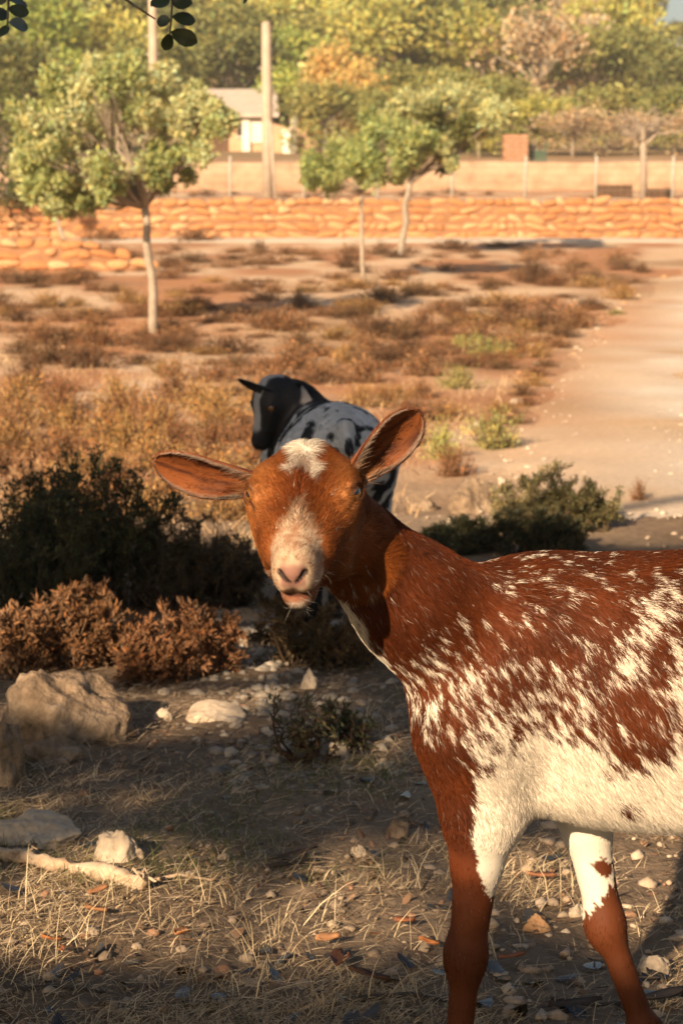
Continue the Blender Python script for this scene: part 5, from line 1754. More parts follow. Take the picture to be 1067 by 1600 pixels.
dark_wood = noisy_mat('dark damp wood', [(0.3, (0.035, 0.026, 0.02)), (0.7, (0.08, 0.06, 0.045))], 20, 0.6, 0.5, 0.004)
stick([(170, 1448), (215, 1440), (262, 1448)], 5, 'short dark stick below the pale branch', dark_wood)
stick([(410, 1362), (450, 1356), (500, 1352)], 4, 'thin dark stick lying in the middle of the near ground', dark_wood)
stick([(20, 1560), (90, 1552), (170, 1562)], 5, 'dark stick in the shade at the lower left', dark_wood)
stick([(560, 1575), (640, 1566), (700, 1578)], 6, 'dark stick crossing in front of the goat\'s near leg at the bottom', dark_wood)
stick([(860, 1568), (930, 1578), (990, 1572)], 5, 'dark stick crossing under the goat\'s far leg', dark_wood)
# ------------------------------------------------------------------ the red and white goat in the foreground
skin_mat = attr_mat('goat skin', 0.7, spec=0.25)
fur_mat = hair_mat('goat hair')
iris_mat = eye_mat('goat eye', (0.21, 0.088, 0.02))
lid_mat, _nt, _b = new_mat('eyelid skin'); _b.inputs['Base Color'].default_value = (0.05, 0.022, 0.012, 1); _b.inputs['Roughness'].default_value = 0.5
hoof_mat = noisy_mat('hoof horn', [(0.3, (0.05, 0.035, 0.025)), (0.7, (0.11, 0.08, 0.06))], 40, 0.55, 0.3, 0.002)

BROWN = np.array([0.104, 0.0235, 0.0048])
DBROWN = np.array([0.055, 0.013, 0.0040])
TAN = np.array([0.36, 0.145, 0.045])
WHITE = np.array([0.66, 0.58, 0.475])
PINK = np.array([0.23, 0.115, 0.085])

GOAT_YAW = math.pi - R(12)
GS = 0.96
GO = np.array([0.233, 2.305, 0.048])         # the point of the ground under the withers
RWG = np.array([[math.cos(GOAT_YAW), -math.sin(GOAT_YAW), 0], [math.sin(GOAT_YAW), math.cos(GOAT_YAW), 0], [0, 0, 1]])
def to_local(w):
    return RWG.T @ (np.asarray(w, float) - GO) / GS

nose_w = nrm(np.array([-0.09, -0.95, -0.25]))
up_w = np.array([-0.09, -0.6, 0.8])
HM = RWG.T @ rot_from(nose_w, up_w)
HO = to_local(pd(483, 706, 2.18))
skull = HO + HM @ np.array([0.015, 0, -0.062])

POSE1 = dict(
    head_o=HO, head_m=HM,
    neck=[((0.025, 0, 0.525), 0.52 * np.array([0.025, 0, 0.525]) + 0.48 * skull + np.array([0.0, 0, -0.012]), 0.096, 0.065),
          (0.52 * np.array([0.025, 0, 0.525]) + 0.48 * skull + np.array([0.0, 0, -0.012]), skull, 0.065, 0.052)],
    fore_l=[(0.068, 0.086, 0.47), (0.050, 0.088, 0.365), (0.068, 0.085, 0.182), (0.080, 0.085, 0.030), (0.095, 0.085, -0.028)],
    fore_r=[(0.045, -0.086, 0.47), (-0.055, -0.080, 0.365), (-0.095, -0.075, 0.180), (-0.150, -0.075, 0.035), (-0.145, -0.075, -0.028)],
    hind_l=[(-0.56, 0.085, 0.555), (-0.50, 0.105, 0.39), (-0.68, 0.095, 0.225), (-0.665, 0.095, 0.03), (-0.645, 0.095, -0.028)],
    hind_r=[(-0.56, -0.085, 0.555), (-0.43, -0.105, 0.385), (-0.58, -0.095, 0.222), (-0.54, -0.095, 0.03), (-0.52, -0.095, -0.028)],
    ears=[((0.030, -0.052, -0.022), (-0.96, -0.05, 0.10), (-0.10, -0.90, -0.42), 0.130, 0.0275, 0.02, -0.10, 1.7, 0.95),
          ((0.026, 0.050, -0.018), (0.66, -0.04, 0.74), (0.42, -0.84, -0.30), 0.110, 0.030, 0.22, 0.05, 1.8, 1.0)],
)

def coat1(p, q, n, zone, ein, eu, ev, edir, strands=False):
    N = len(p)
    z1 = zone > 0.5
    # side-view coordinates of the coat (x towards the tail, y downwards), in hundredths of the withers height
    u = -p[:, 0] * 100; v = (0.70 - p[:, 2]) * 100
    side = np.abs(p[:, 1])
    head = (~z1) & (np.linalg.norm(q - np.array([0.10, 0, -0.05]), axis=1) < 0.145) & (q[:, 0] > -0.035)
    # flow of the hair
    flow = np.tile(np.array([-0.55, 0.0, -0.80]), (N, 1))
    back = smooth(0.58, 0.68, p[:, 2])[:, None]
    flow = flow * (1 - back) + np.array([-1.0, 0, -0.15]) * back
    flow[:, 1] += np.sign(p[:, 1]) * 0.25 * back[:, 0]
    rear = smooth(-0.10, -0.28, p[:, 0])[:, None]
    flow = flow * (1 - rear) + np.array([-0.75, 0.0, -0.55]) * rear
    wn_ = p * 9.0
    swirl = np.stack([vnoise(wn_, 31), vnoise(wn_, 32), vnoise(wn_, 33)], 1) - 0.5
    flow = flow + swirl * (0.35 + 0.75 * rear)
    neckness = smooth(0.07, 0.15, p[:, 0])[:, None]
    flow = flow * (1 - neckness) + np.array([-0.50, -0.10, -0.85]) * neckness + 0.35 * swirl * neckness
    legz = smooth(0.41, 0.34, p[:, 2])[:, None]
    flow = flow * (1 - legz) + (np.array([-0.08, 0, -1.0]) + 0.25 * swirl) * legz
    # ---- colours on the trunk
    flowp = nrm(flow)
    # fleck noise drawn out along the hair
    ac = p[:, 0] * 0.82 - p[:, 2] * 0.57; al = p[:, 0] * 0.57 + p[:, 2] * 0.82
    wob = vnoise(p * 30, 40) * 0.02
    fl = vnoise(np.stack([(ac + wob) * 250 + 9, p[:, 1] * 80, al * 82], 1), 41)
    fl2 = vnoise(np.stack([(ac + wob) * 480, p[:, 1] * 150, al * 130], 1), 43)
    blot = fbm(p * 26, 45, 2)
    fleck = 0.5 + (0.50 * fl + 0.32 * fl2 + 0.18 * blot - 0.5) * 2.6
    vb = np.interp(u, [-20, -10, -6, -2, 2, 8, 14, 20, 30, 45, 60, 75], [40, 34, 26, 22, 20.5, 21, 21.5, 21, 17, 15, 18, 22])
    s = v - vb
    wprob = np.interp(s, [-19, -14, -9, -4.5, -1, 2.5, 6], [-1.1, -0.40, 0.10, 0.34, 0.52, 0.85, 1.5])
    # pale diagonal streaks behind the shoulder, roan flank
    st = np.exp(-((u - (14.5 - 0.42 * (v - 9))) / 2.4) ** 2) * smooth(2.0, 5.0, v) * smooth(19, 13, v)
    wprob = np.maximum(wprob, 0.56 * st)
    roan = np.exp(-((u - 22) / 7.0) ** 2 - ((v - 16) / 7.0) ** 2)
    wprob = np.maximum(wprob, 0.62 * roan)
    wprob = wprob - 0.8 * smooth(10, 4, v) * smooth(16, 8, u)
    dark = np.exp(-((u - 14.0) / 4.5) ** 2 - ((v - 22.0) / 6.5) ** 2)
    wprob = wprob - 0.55 * dark * smooth(-0.2, 0.6, wprob)
    dsp = np.exp(-((u - 13.0) / 1.6) ** 2 - ((v - 30.5) / 2.0) ** 2)
    wprob = wprob - 1.0 * dsp
    rumpw = np.exp(-((u - 60) / 10) ** 2 - ((v - 18) / 9) ** 2)
    wprob = np.maximum(wprob, 0.5 * rumpw)
    # breast: white along the very front and under the throat
    front = smooth(0.115, 0.19, p[:, 0] + 0.42 * (0.50 - p[:, 2])) * smooth(0.36, 0.42, p[:, 2]) * smooth(0.72, 0.66, p[:, 2])
    wprob = np.maximum(wprob, 0.80 * front - 0.14)
    shoulder = np.exp(-((u + 10) / 9.0) ** 2 - ((v - 16.5) / 8.5) ** 2)
    wprob = np.maximum(wprob, 0.66 * shoulder - 0.24)
    nax = nrm(skull - np.array([0.025, 0, 0.525]))
    rel = p - np.array([0.025, 0, 0.525])
    tt = rel @ nax
    perp = rel - tt[:, None] * nax
    fdir = nrm(np.array([1.0, 0.0, -0.75]) - (np.array([1.0, 0.0, -0.75]) @ nax) * nax)
    fr = (perp @ fdir) / np.maximum(np.linalg.norm(perp, axis=1), 1e-5)
    neckz = smooth(0.15, 0.21, tt)
    wprob = wprob * (1 - neckz) + neckz * (1.3 * smooth(0.60, 0.86, fr) - 0.42)
    # legs
    left = p[:, 1] > 0
    leg = p[:, 2] < 0.40
    edge = np.interp(p[:, 2], [0.20, 0.26, 0.30, 0.36, 0.42], [0.0, 0.036, 0.046, 0.054, 0.050])
    wl_ = smooth(0.012, -0.008, p[:, 0] - edge) * smooth(0.25, 0.285, p[:, 2]) * 1.0
    fore = (p[:, 0] > -0.02) & left & (p[:, 2] < 0.44)
    wprob = np.where(fore, np.maximum(wl_ * 1.9 - 0.55, -1), wprob)
    upl = left * smooth(-0.006, 0.014, p[:, 0] - edge) * smooth(0.50, 0.45, p[:, 2]) * (p[:, 2] >= 0.44)
    wprob = wprob - 0.9 * upl * smooth(0.49, 0.44, p[:, 2]) - 0.08 * upl
    farleg = (p[:, 0] > -0.30) & (~left) & (p[:, 2] < 0.37)
    axis_x = np.interp(p[:, 2], [0.085, 0.225, 0.385], [-0.165, -0.105, -0.050])
    dx = p[:, 0] - axis_x
    wf = smooth(0.215, 0.250, p[:, 2] - 0.9 * (0.0 - dx) * 0.9)
    spot = np.exp(-((p[:, 2] - 0.262) / 0.015) ** 2 - ((dx - 0.000) / 0.015) ** 2)
    wprob = np.where(farleg, wf * 1.9 - 0.5 - 1.6 * spot, wprob)
    hl = (p[:, 0] < -0.38) & (p[:, 2] < 0.36)
    wprob = np.where(hl, 0.5 * smooth(0.34, 0.16, p[:, 2]) - 0.1, wprob)
    rs_ = (rng.random(N) - 0.5) * 0.42 if strands else 0.0
    white = smooth(-0.10, 0.10, wprob + (fleck - 0.5) - 0.5 + rs_)
    br = lerp(BROWN, DBROWN, np.clip(blot * 1.6 - 0.45, 0, 1))
    br = lerp(br, np.array([0.095, 0.025, 0.0065]), 0.8 * smooth(0.30, 0.22, p[:, 2]))
    dorsal = smooth(0.66, 0.70, p[:, 2]) * smooth(0.05, 0.02, side)
    br = lerp(br, DBROWN, 0.6 * dorsal)
    col = lerp(br, WHITE, white)
    length = np.full(N, 0.0135)
    length = length * (1 - 0.45 * smooth(0.40, 0.33, p[:, 2]))
    length = length + 0.012 * smooth(0.42, 0.385, p[:, 2]) * (p[:, 0] < -0.06) * smooth(0.34, 0.36, p[:, 2])
    length = length + 0.006 * rear[:, 0] * smooth(0.36, 0.42, p[:, 2])
    lift = np.full(N, 0.34) + 0.20 * rear[:, 0] - 0.08 * legz[:, 0]
    # ---- head
    if head.any():
        h = q[head]; nh = n[head]
        hx, hy, hz = h[:, 0], h[:, 1], h[:, 2]
        ahy = np.abs(hy)
        bl = fbm(h * 60, 51, 2)
        c = lerp(np.array([0.22, 0.063, 0.0125]), np.array([0.125, 0.032, 0.0075]), np.clip(bl * 1.5 - 0.4, 0, 1))
        tan_ = np.exp(-((hx - 0.060) / 0.028) ** 2 - ((ahy - 0.046) / 0.020) ** 2 - ((hz + 0.015) / 0.03) ** 2)
        tan_ = np.maximum(tan_, 0.9 * np.exp(-((hx - 0.098) / 0.020) ** 2 - ((ahy - 0.052) / 0.016) ** 2))
        c = lerp(c, TAN, np.clip(tan_, 0, 1) * 0.75)
        mid = np.exp(-(ahy / 0.020) ** 2) * smooth(0.055, 0.07, hx) * smooth(0.15, 0.12, hx)
        c = lerp(c, np.array([0.14, 0.033, 0.008]), 0.75 * mid)
        jag = vnoise(np.stack([hy * 230, hx * 45, hz * 100], 1), 53) - 0.5
        # white patch on the poll, notched in the middle
        wp = smooth(0.004, -0.004, ahy - 0.0130 + 0.003 * smooth(0.02, 0.05, hx) - 0.010 * jag) * smooth(0.004, -0.004, hx - 0.092 + 0.020 * np.exp(-(hy / 0.008) ** 2) - 0.020 * jag) * (hz > -0.045)
        notch = np.exp(-(hy / 0.007) ** 2 - ((hx - 0.060) / 0.018) ** 2)
        # white muzzle running up the bridge of the nose
        up = np.interp(ahy, [0, 0.012, 0.026, 0.034], [0.118, 0.140, 0.160, 0.185])
        jag2 = vnoise(np.stack([hy * 320, hx * 130, hz * 200], 1), 57) - 0.5
        wm = smooth(-0.012, 0.012, hx - up + 0.03 * jag2) * smooth(-0.096, -0.088, hz)
        grey = fbm(h * 130, 59, 2)
        c = lerp(c, WHITE * np.array([0.74, 0.66, 0.56]), np.clip(wm * (0.05 + 1.0 * grey), 0, 0.75))
        sc = (vnoise(np.stack([hy * 300, hx * 120, hz * 300], 1), 61) > 0.92) & (hx > 0.09) & (hx < 0.16)
        c = lerp(c, WHITE, 0.6 * sc)
        c = lerp(c, WHITE, np.clip(wp - 0.55 * notch, 0, 1))
        # bare nose pad, lips and the dark line at the mouth
        pad = smooth(0.199, 0.206, hx) * smooth(0.0165, 0.0115, ahy) * smooth(-0.083, -0.075, hz) * smooth(-0.048, -0.057, hz)
        c = lerp(c, PINK, pad)
        lipd = smooth(0.0045, 0.002, np.abs(hz + 0.0950)) * smooth(0.13, 0.15, hx)
        c = lerp(c, np.array([0.07, 0.028, 0.018]), 0.85 * lipd)
        lower = smooth(-0.0965, -0.099, hz) * smooth(-0.103, -0.100, hz) * smooth(0.175, 0.19, hx)
        c = lerp(c, PINK * np.array([0.9, 0.8, 0.7]), 0.6 * lower)
        chin = smooth(-0.100, -0.106, hz) * smooth(0.14, 0.16, hx)
        c = lerp(c, lerp(np.tile(np.array([0.15, 0.055, 0.02]), (len(h), 1)), WHITE * 0.55, smooth(0.4, 0.7, grey)), 0.8 * chin)
        nost = np.minimum(sd_cone(np.stack([hx, ahy, hz], 1), (0.2140, 0.0035, -0.0725), (0.2075, 0.0140, -0.0615), 0.0012, 0.0026), 1)
        c = lerp(c, np.array([0.02, 0.009, 0.007]), smooth(0.0025, 0.0003, nost))
        cheekw = smooth(-0.085, -0.11, hz) * smooth(0.12, 0.06, hx)
        c = lerp(c, WHITE * 0.8, cheekw * (jag > 0.3) * 0.7)
        # dark tear line running from the inner corner of the eye
        tx = hx - 0.094; ty = ahy - np.interp(hx, [0.09, 0.125], [0.060, 0.040])
        eT = nrm(np.cross(np.array([0.25, 0, 1.0]), LOOK)); eU = np.cross(LOOK, eT)
        re = np.stack([hx, ahy, hz], 1) - (EYE + 0.0125 * LOOK)
        et = re @ eT * np.sign(eT[0]); eu_ = re @ eU
        tear = smooth(0.0030, 0.0012, np.abs(eu_ + 0.25 * (et - 0.008))) * smooth(0.008, 0.011, et) * smooth(0.036, 0.028, et) * (ahy > 0.02)
        c = lerp(c, np.array([0.035, 0.014, 0.008]), 0.85 * tear)
        de = np.linalg.norm(np.stack([hx, ahy, hz], 1) - (EYE + 0.0125 * LOOK), axis=1)
        c = lerp(c, np.array([0.06, 0.025, 0.014]), 0.8 * smooth(0.0165, 0.0125, de))
        col[head] = c
        f = np.stack([-np.ones(len(h)), np.sign(hy) * 0.35, np.zeros(len(h))], 1)
        # whorl on the forehead: hair fans out from its centre
        wh = np.stack([hx - 0.045, hy * 1.3, 0 * hx], 1)
        ww = np.exp(-(np.linalg.norm(wh, axis=1) / 0.035) ** 2)[:, None]
        f = f * (1 - ww) + nrm(wh) * 0.5 * ww + np.array([0.9, 0, 0]) * ww
        jaw = smooth(-0.06, -0.09, hz)[:, None]
        f = f + np.array([-0.3, 0, -0.7]) * jaw
        f += (np.stack([vnoise(h * 55, 71), vnoise(h * 55, 72), vnoise(h * 55, 73)], 1) - 0.5) * 1.1
        flow[head] = f @ HM.T
        ln = np.full(len(h), 0.0085)
        ln += 0.0065 * np.clip(wp + ww[:, 0] * (hz > -0.03) * (ahy < 0.03), 0, 1)
        ln += 0.004 * mid
        ln *= 1 - 0.40 * smooth(0.14, 0.18, hx)
        ln += 0.007 * smooth(-0.108, -0.116, hz) * smooth(0.20, 0.13, hx)
        ln *= 1 - np.clip(pad + lipd + lower, 0, 1)
        ln *= smooth(0.0005, 0.003, nost)
        ln *= smooth(0.0085, 0.0130, de)
        length[head] = ln
        lf = 0.40 + 0.05 * wp + 0.25 * mid
        lift[head] = lf
    # ---- ears
    if z1.any():
        m = z1
        e_in = ein[m] > 0.5
        nn = fbm(np.stack([eu[m] * 4, ev[m] * 7, 3 * ein[m]], 1), 81, 2)
        cin = lerp(np.array([0.19, 0.055, 0.013]), np.array([0.05, 0.014, 0.006]), np.clip(nn * 2.4 - 0.85, 0, 1))
        cin = lerp(cin, TAN, smooth(0.25, 0.02, eu[m]) * 0.7)
        rimw = smooth(0.93, 1.0, np.abs(ev[m]))
        cin = lerp(cin, WHITE * 0.6, 0.4 * rimw)
        cout = lerp(BROWN, np.array([0.30, 0.10, 0.04]), np.clip(nn, 0, 1))
        col[m] = np.where(e_in[:, None], cin, cout)
        flow[m] = edir[m] + (rng.random((int(m.sum()), 3)) - 0.5) * 0.5
        length[m] = np.where(e_in, 0.0065 + 0.012 * smooth(0.42, 0.05, eu[m]) * (np.abs(ev[m]) > 0.45), 0.005) + 0.004 * rimw
        lift[m] = 0.35
    if strands:
        val = np.where(head | z1, 0.50 + 0.95 * rng.random(N), 0.52 + 0.92 * rng.random(N))
        col = np.clip(col * val[:, None], 0, 0.95)
        mz = head & (q[:, 0] > 0.12) & (rng.random(N) < 0.30) & (q[:, 2] > -0.1)
        col[mz] = col[mz] * 0.35 + np.array([0.10, 0.045, 0.02]) * 0.6
        odd = rng.random(N) < 0.02
        col[odd & ~head] = col[odd & ~head] * 0.7 + WHITE * 0.22
        length = length * (0.65 + 0.6 * rng.random(N))
        wk = head & (q[:, 0] > 0.13) & (q[:, 2] < -0.075) & (rng.random(N) < 0.0035)         # whiskers
        length[wk] = 0.012 + 0.022 * rng.random(int(wk.sum()))
        lift[wk] = 1.1
        col[wk] = WHITE * 0.8
        lift = lift * (0.6 + 0.8 * rng.random(N))
    rad = np.where(head | z1, 0.72, 1.0)
    if strands:
        rad[wk] = 0.38
    return dict(col=col, len=length, lift=lift, dir=nrm(flow), rad=rad)

goat = build_goat('red_goat', POSE1, coat1, GO.tolist(), GOAT_YAW, GS, 0.003, 520000, 0.00028, skin_mat, fur_mat, iris_mat, lid_mat, hoof_mat)
tag(goat, 'red-brown and white speckled goat in the foreground with its head turned to the camera', 'goat')
# ------------------------------------------------------------------ the black and white goat behind
G2_DIR = nrm(np.array([-0.16, 0.98]))
YAW2 = math.atan2(G2_DIR[1], G2_DIR[0])
S2 = 0.88
RW2 = np.array([[math.cos(YAW2), -math.sin(YAW2), 0], [math.sin(YAW2), math.cos(YAW2), 0], [0, 0, 1]])
G2 = np.array([-0.085, 5.46, 0.045])
G2[2] += float(terrain(G2[0], G2[1]))
loc2 = lambda w: RW2.T @ (np.asarray(w, float) - G2) / S2
H2 = RW2.T @ rot_from(nrm(np.array([-0.40, -0.16, -0.90])), np.array([-0.80, -0.45, 0.30]))
O2 = loc2(pd(418, 594, 5.36))
sk2 = O2 + H2 @ np.array([0.015, 0, -0.062])
nb0 = np.array([0.02, 0, 0.545])
nmid = 0.5 * nb0 + 0.5 * sk2 + np.array([0.04, 0, 0.035])
POSE2 = dict(
    head_o=O2, head_m=H2, tail=(-0.735, 0, 0.60),
    neck=[(nb0, nmid, 0.098, 0.066), (nmid, sk2, 0.066, 0.054)],
    fore_l=[(0.068, 0.086, 0.47), (0.050, 0.088, 0.365), (0.068, 0.085, 0.182), (0.066, 0.085, 0.030), (0.080, 0.085, -0.028)],
    fore_r=[(0.068, -0.086, 0.47), (0.040, -0.088, 0.365), (0.050, -0.085, 0.182), (0.045, -0.085, 0.030), (0.060, -0.085, -0.028)],
    hind_l=[(-0.56, 0.085, 0.555), (-0.50, 0.105, 0.39), (-0.68, 0.095, 0.225), (-0.665, 0.095, 0.03), (-0.645, 0.095, -0.028)],
    hind_r=[(-0.56, -0.085, 0.555), (-0.46, -0.105, 0.385), (-0.62, -0.095, 0.222), (-0.60, -0.095, 0.03), (-0.58, -0.095, -0.028)],
    ears=[((0.024, 0.050, -0.030), (-0.93, -0.05, 0.32), (-0.2, -0.55, -0.8), 0.135, 0.020, 0.0, 0.0, 1.7, 1.1),
          ((0.026, -0.050, -0.026), (0.92, -0.25, 0.12), (0.1, -0.7, -0.7), 0.125, 0.026, 0.0, 0.0, 1.7, 1.1)],
)
BLACK = np.array([0.012, 0.012, 0.014]); GREYW = np.array([0.50, 0.50, 0.50])
def coat2(p, q, n, zone, ein, eu, ev, edir, strands=False):
    N = len(p)
    z1 = zone > 0.5
    spots = fbm(p * 27, 201, 2)
    col = lerp(np.tile(GREYW, (N, 1)), BLACK * 1.5, smooth(0.57, 0.63, spots))
    rel = p - nb0
    nax = nrm(sk2 - nb0)
    tn_ = np.clip(((p - nb0) @ (sk2 - nb0)) / ((sk2 - nb0) @ (sk2 - nb0)), 0.25, 1)
    neck = smooth(0.125, 0.095, np.linalg.norm(p - (nb0 + tn_[:, None] * (sk2 - nb0)), axis=1) + 0.03 * (spots - 0.5))
    stripe = smooth(0.055, 0.03, np.abs(p[:, 1]) + 0.04 * (spots - 0.5)) * smooth(0.62, 0.66, p[:, 2]) * smooth(-0.40, -0.22, p[:, 0])
    col = lerp(col, np.tile(BLACK, (N, 1)), np.maximum(np.maximum(neck, stripe), smooth(0.36, 0.28, p[:, 2])))
    head = (~z1) & (np.linalg.norm(q - np.array([0.10, 0, -0.05]), axis=1) < 0.15)
    if head.any():
        h = q[head]
        c = np.tile(BLACK, (len(h), 1))
        blaze = smooth(0.026, 0.018, np.abs(h[:, 1]) + 0.012 * (vnoise(h * 60, 203) - 0.5)) * smooth(-0.045, -0.03, h[:, 2]) * smooth(0.175, 0.15, h[:, 0])
        c = lerp(c, GREYW * 0.55, blaze)
        thr = smooth(-0.10, -0.115, h[:, 2]) * smooth(0.10, 0.07, h[:, 0])
        c = lerp(c, np.array([0.35, 0.29, 0.24]), thr)
        col[head] = c
    col[z1] = BLACK * 1.3
    flow = np.tile(np.array([-0.6, 0, -0.8]), (N, 1))
    flow[head] = np.array([-1.0, 0, 0]) @ H2.T
    flow[z1] = edir[z1]
    length = np.where(head | z1, 0.006, 0.018)
    lift = np.full(N, 0.35)
    if strands:
        col = np.clip(col * (0.7 + 0.6 * rng.random((N, 1))), 0, 0.9)
        length = length * (0.6 + 0.7 * rng.random(N))
    return dict(col=col, len=length, lift=lift, dir=nrm(flow), rad=np.ones(N))
goat2 = build_goat('black_and_white_goat', POSE2, coat2, G2.tolist(), YAW2, S2, 0.005, 60000, 0.0006, skin_mat, fur_mat, iris_mat, lid_mat, hoof_mat)
tag(goat2, 'black-headed goat with white spotted body standing in the shade behind, looking left', 'goat')

# ------------------------------------------------------------------ the carob grove that shades the foreground
def line_seg_dist(P, d, a, b):
    """distance from the sun rays through P (direction d) to the segment a-b"""
    a = np.asarray(a, float); b = np.asarray(b, float)
    best = np.full(len(P), 1e9)
    for t in np.linspace(0, 1, 9):
        w = a + (b - a) * t - P
        best = np.minimum(best, np.linalg.norm(w - (w @ d)[:, None] * d, axis=1))
    return best
def gw(l):
    return GO + GS * (RWG @ np.asarray(l, float))
HEADC = gw(HO + HM @ np.array([0.08, 0, -0.05]))
open_air = [(gw((-0.66, 0, 0.52)), gw((0.06, 0, 0.53)), 0.24), (gw((0.03, 0, 0.54)), gw(skull), 0.16), (HEADC, HEADC + (0, 0, 0.01), 0.17),
            (HEADC, HEADC + (-0.20, 0, 0.06), 0.10), (HEADC, HEADC + (0.15, 0, 0.12), 0.11),
            (gw((0.05, 0.09, 0.42)), gw((0.06, 0.085, 0.36)), 0.07), (gw((-0.05, -0.08, 0.36)), gw((-0.11, -0.075, 0.14)), 0.03)]
for (u, v, Y, r) in ((285, 1005, 4.95, 0.10), (110, 1000, 4.95, 0.08), (150, 960, 5.0, 0.07), (225, 1030, 4.9, 0.07), (70, 1110, 4.4, 0.07), (165, 1100, 4.4, 0.05), (330, 1115, 4.36, 0.06), (270, 1118, 4.36, 0.05), (170, 1378, 3.16, 0.05), (90, 1362, 3.2, 0.04), (440, 1040, 4.9, 0.04)):
    c = pd(u, v, Y); open_air.append((c, c + (0.01, 0, 0), r))
lit = []                                     # patches of sun on the ground: centre px, half sizes px
for (u, v, du, dv) in ((320, 1114, 95, 42), (585, 1165, 40, 10), (405, 1036, 36, 8), (200, 1376, 110, 26), (300, 1388, 60, 14), (60, 1466, 120, 28), (260, 1472, 150, 24), (440, 1462, 160, 36), (620, 1430, 150, 44), (560, 1400, 110, 26),
                       (850, 1415, 180, 65), (1010, 1415, 160, 60), (690, 1375, 100, 24), (480, 1420, 60, 14), (500, 1085, 18, 8), (30, 1430, 40, 14), (630, 1330, 40, 10), (1060, 1350, 120, 40)):
    c = pg(u, v); a = pg(u + du, v); b_ = pg(u, v - dv); d_ = pg(u, v + dv)
    lit.append((c[0], (b_[1] + d_[1]) / 2, abs(a[0] - c[0]), (b_[1] - d_[1]) / 2))
def in_sun(G):
    n1 = (noise2(G[:, 0], G[:, 1], 7.0, 301, 2) - 0.5)
    s = np.zeros(len(G), bool)
    for cx, cy, rx, ry in lit:
        s |= ((G[:, 0] - cx) / (rx + 0.06)) ** 2 + ((G[:, 1] - cy) / (ry + 0.11)) ** 2 < 1 + 1.4 * n1
    edge_y = 6.75 + 0.5 * (noise2(G[:, 0], G[:, 0] * 0, 1.4, 303) - 0.5) + np.where(G[:, 0] < -0.4, 0.25, 0)
    s |= G[:, 1] > edge_y
    s |= noise2(G[:, 0] * 0.7, G[:, 1], 3.2, 305, 2) > 0.69
    s &= ~(G[:, 1] < 2.68 + 0.12 * n1)                       # the near edge stays in shade
    s &= ~(((G[:, 0] - 0.43) / 0.13) ** 2 + ((G[:, 1] - 2.77) / 0.13) ** 2 < 1)
    return s
gs = np.random.default_rng(404)
NL = 200000
G = np.stack([gs.uniform(-2.6, 3.2, NL), gs.uniform(0.6, 7.3, NL), np.zeros(NL)], 1)
clump = fbm(np.stack([G[:, 0] * 1.1, G[:, 1] * 1.1, np.zeros(NL)], 1), 307, 2)
z = 2.35 + 2.6 * gs.random(NL) ** 1.2 + 0.6 * (clump - 0.5)
P = G - LIGHT * (z / -LIGHT[2])[:, None]     # step back towards the sun
P[:, 2] = z
ok = ~in_sun(G)
for a, b_, r in open_air:
    ok &= line_seg_dist(P, LIGHT, a, b_) > r + 0.05
P = P[ok][:92000]
trunks = np.array([(-5.2, -1.0), (-2.5, -6.2), (-6.4, -5.4)])
own = np.argmin(((P[:, None, :2] - trunks[None]) ** 2).sum(-1), 1)
carob_leaf = attr_mat('carob leaf', 0.35, translucent=0.12, spec=0.4)
names = ('largest carob tree beside the camera with leafy twigs hanging into the top left', 'carob tree behind the camera shading the foreground', 'far carob tree at the left behind the camera')
roots = []
for k in range(3):
    Pk = P[own == k]
    base = np.array([trunks[k, 0], trunks[k, 1], float(terrain(trunks[k, 0], trunks[k, 1]))])
    root = empty('carob_tree', base.tolist())
    fork = base + (0.1, 0.1, 1.9)
    m = MB()
    m.tube(branch_path(base - (0, 0, 0.1), fork, 0.06, 7) - base, np.linspace(0.20, 0.13, 7), 12)
    idx = [int(gs.integers(len(Pk)))]
    for _ in range(27):                      # limbs reach the clumps of leaves, spread as far apart as they can be
        dmin = np.min([((Pk[::40] - Pk[i]) ** 2).sum(1) for i in idx], 0)
        idx.append(int(np.argmax(dmin)) * 40)
    tips = Pk[idx]
    for t in tips:
        for _try in range(6):                # limbs leave the same gaps of sun as the leaves
            bp_ = branch_path(fork - (0, 0, 0.1), t, 0.10 + 0.08 * _try, 7, 0.15 + 0.1 * _try)
            fine = np.concatenate([bp_[i] + (bp_[i + 1] - bp_[i]) * np.linspace(0, 1, 8)[:, None] for i in range(6)])
            if all((line_seg_dist(fine, LIGHT, a, b_) > r + 0.04).all() for a, b_, r in open_air):
                m.tube(bp_ - base, np.linspace(0.07, 0.012, 7), 7)
                break
    m.build('trunk', bark_mat, root)
    V, Q, C = leaves_at(Pk, 0.068, (0.060, 0.085, 0.022), 0.1, 0.62, 0.3, 0.08, None, 1.0, 600 + k)
    add_mesh('crown', V - base, Q, carob_leaf, root, C, smooth_shade=False)
    tag(root, names[k], 'tree')
    roots.append((root, base, fork))
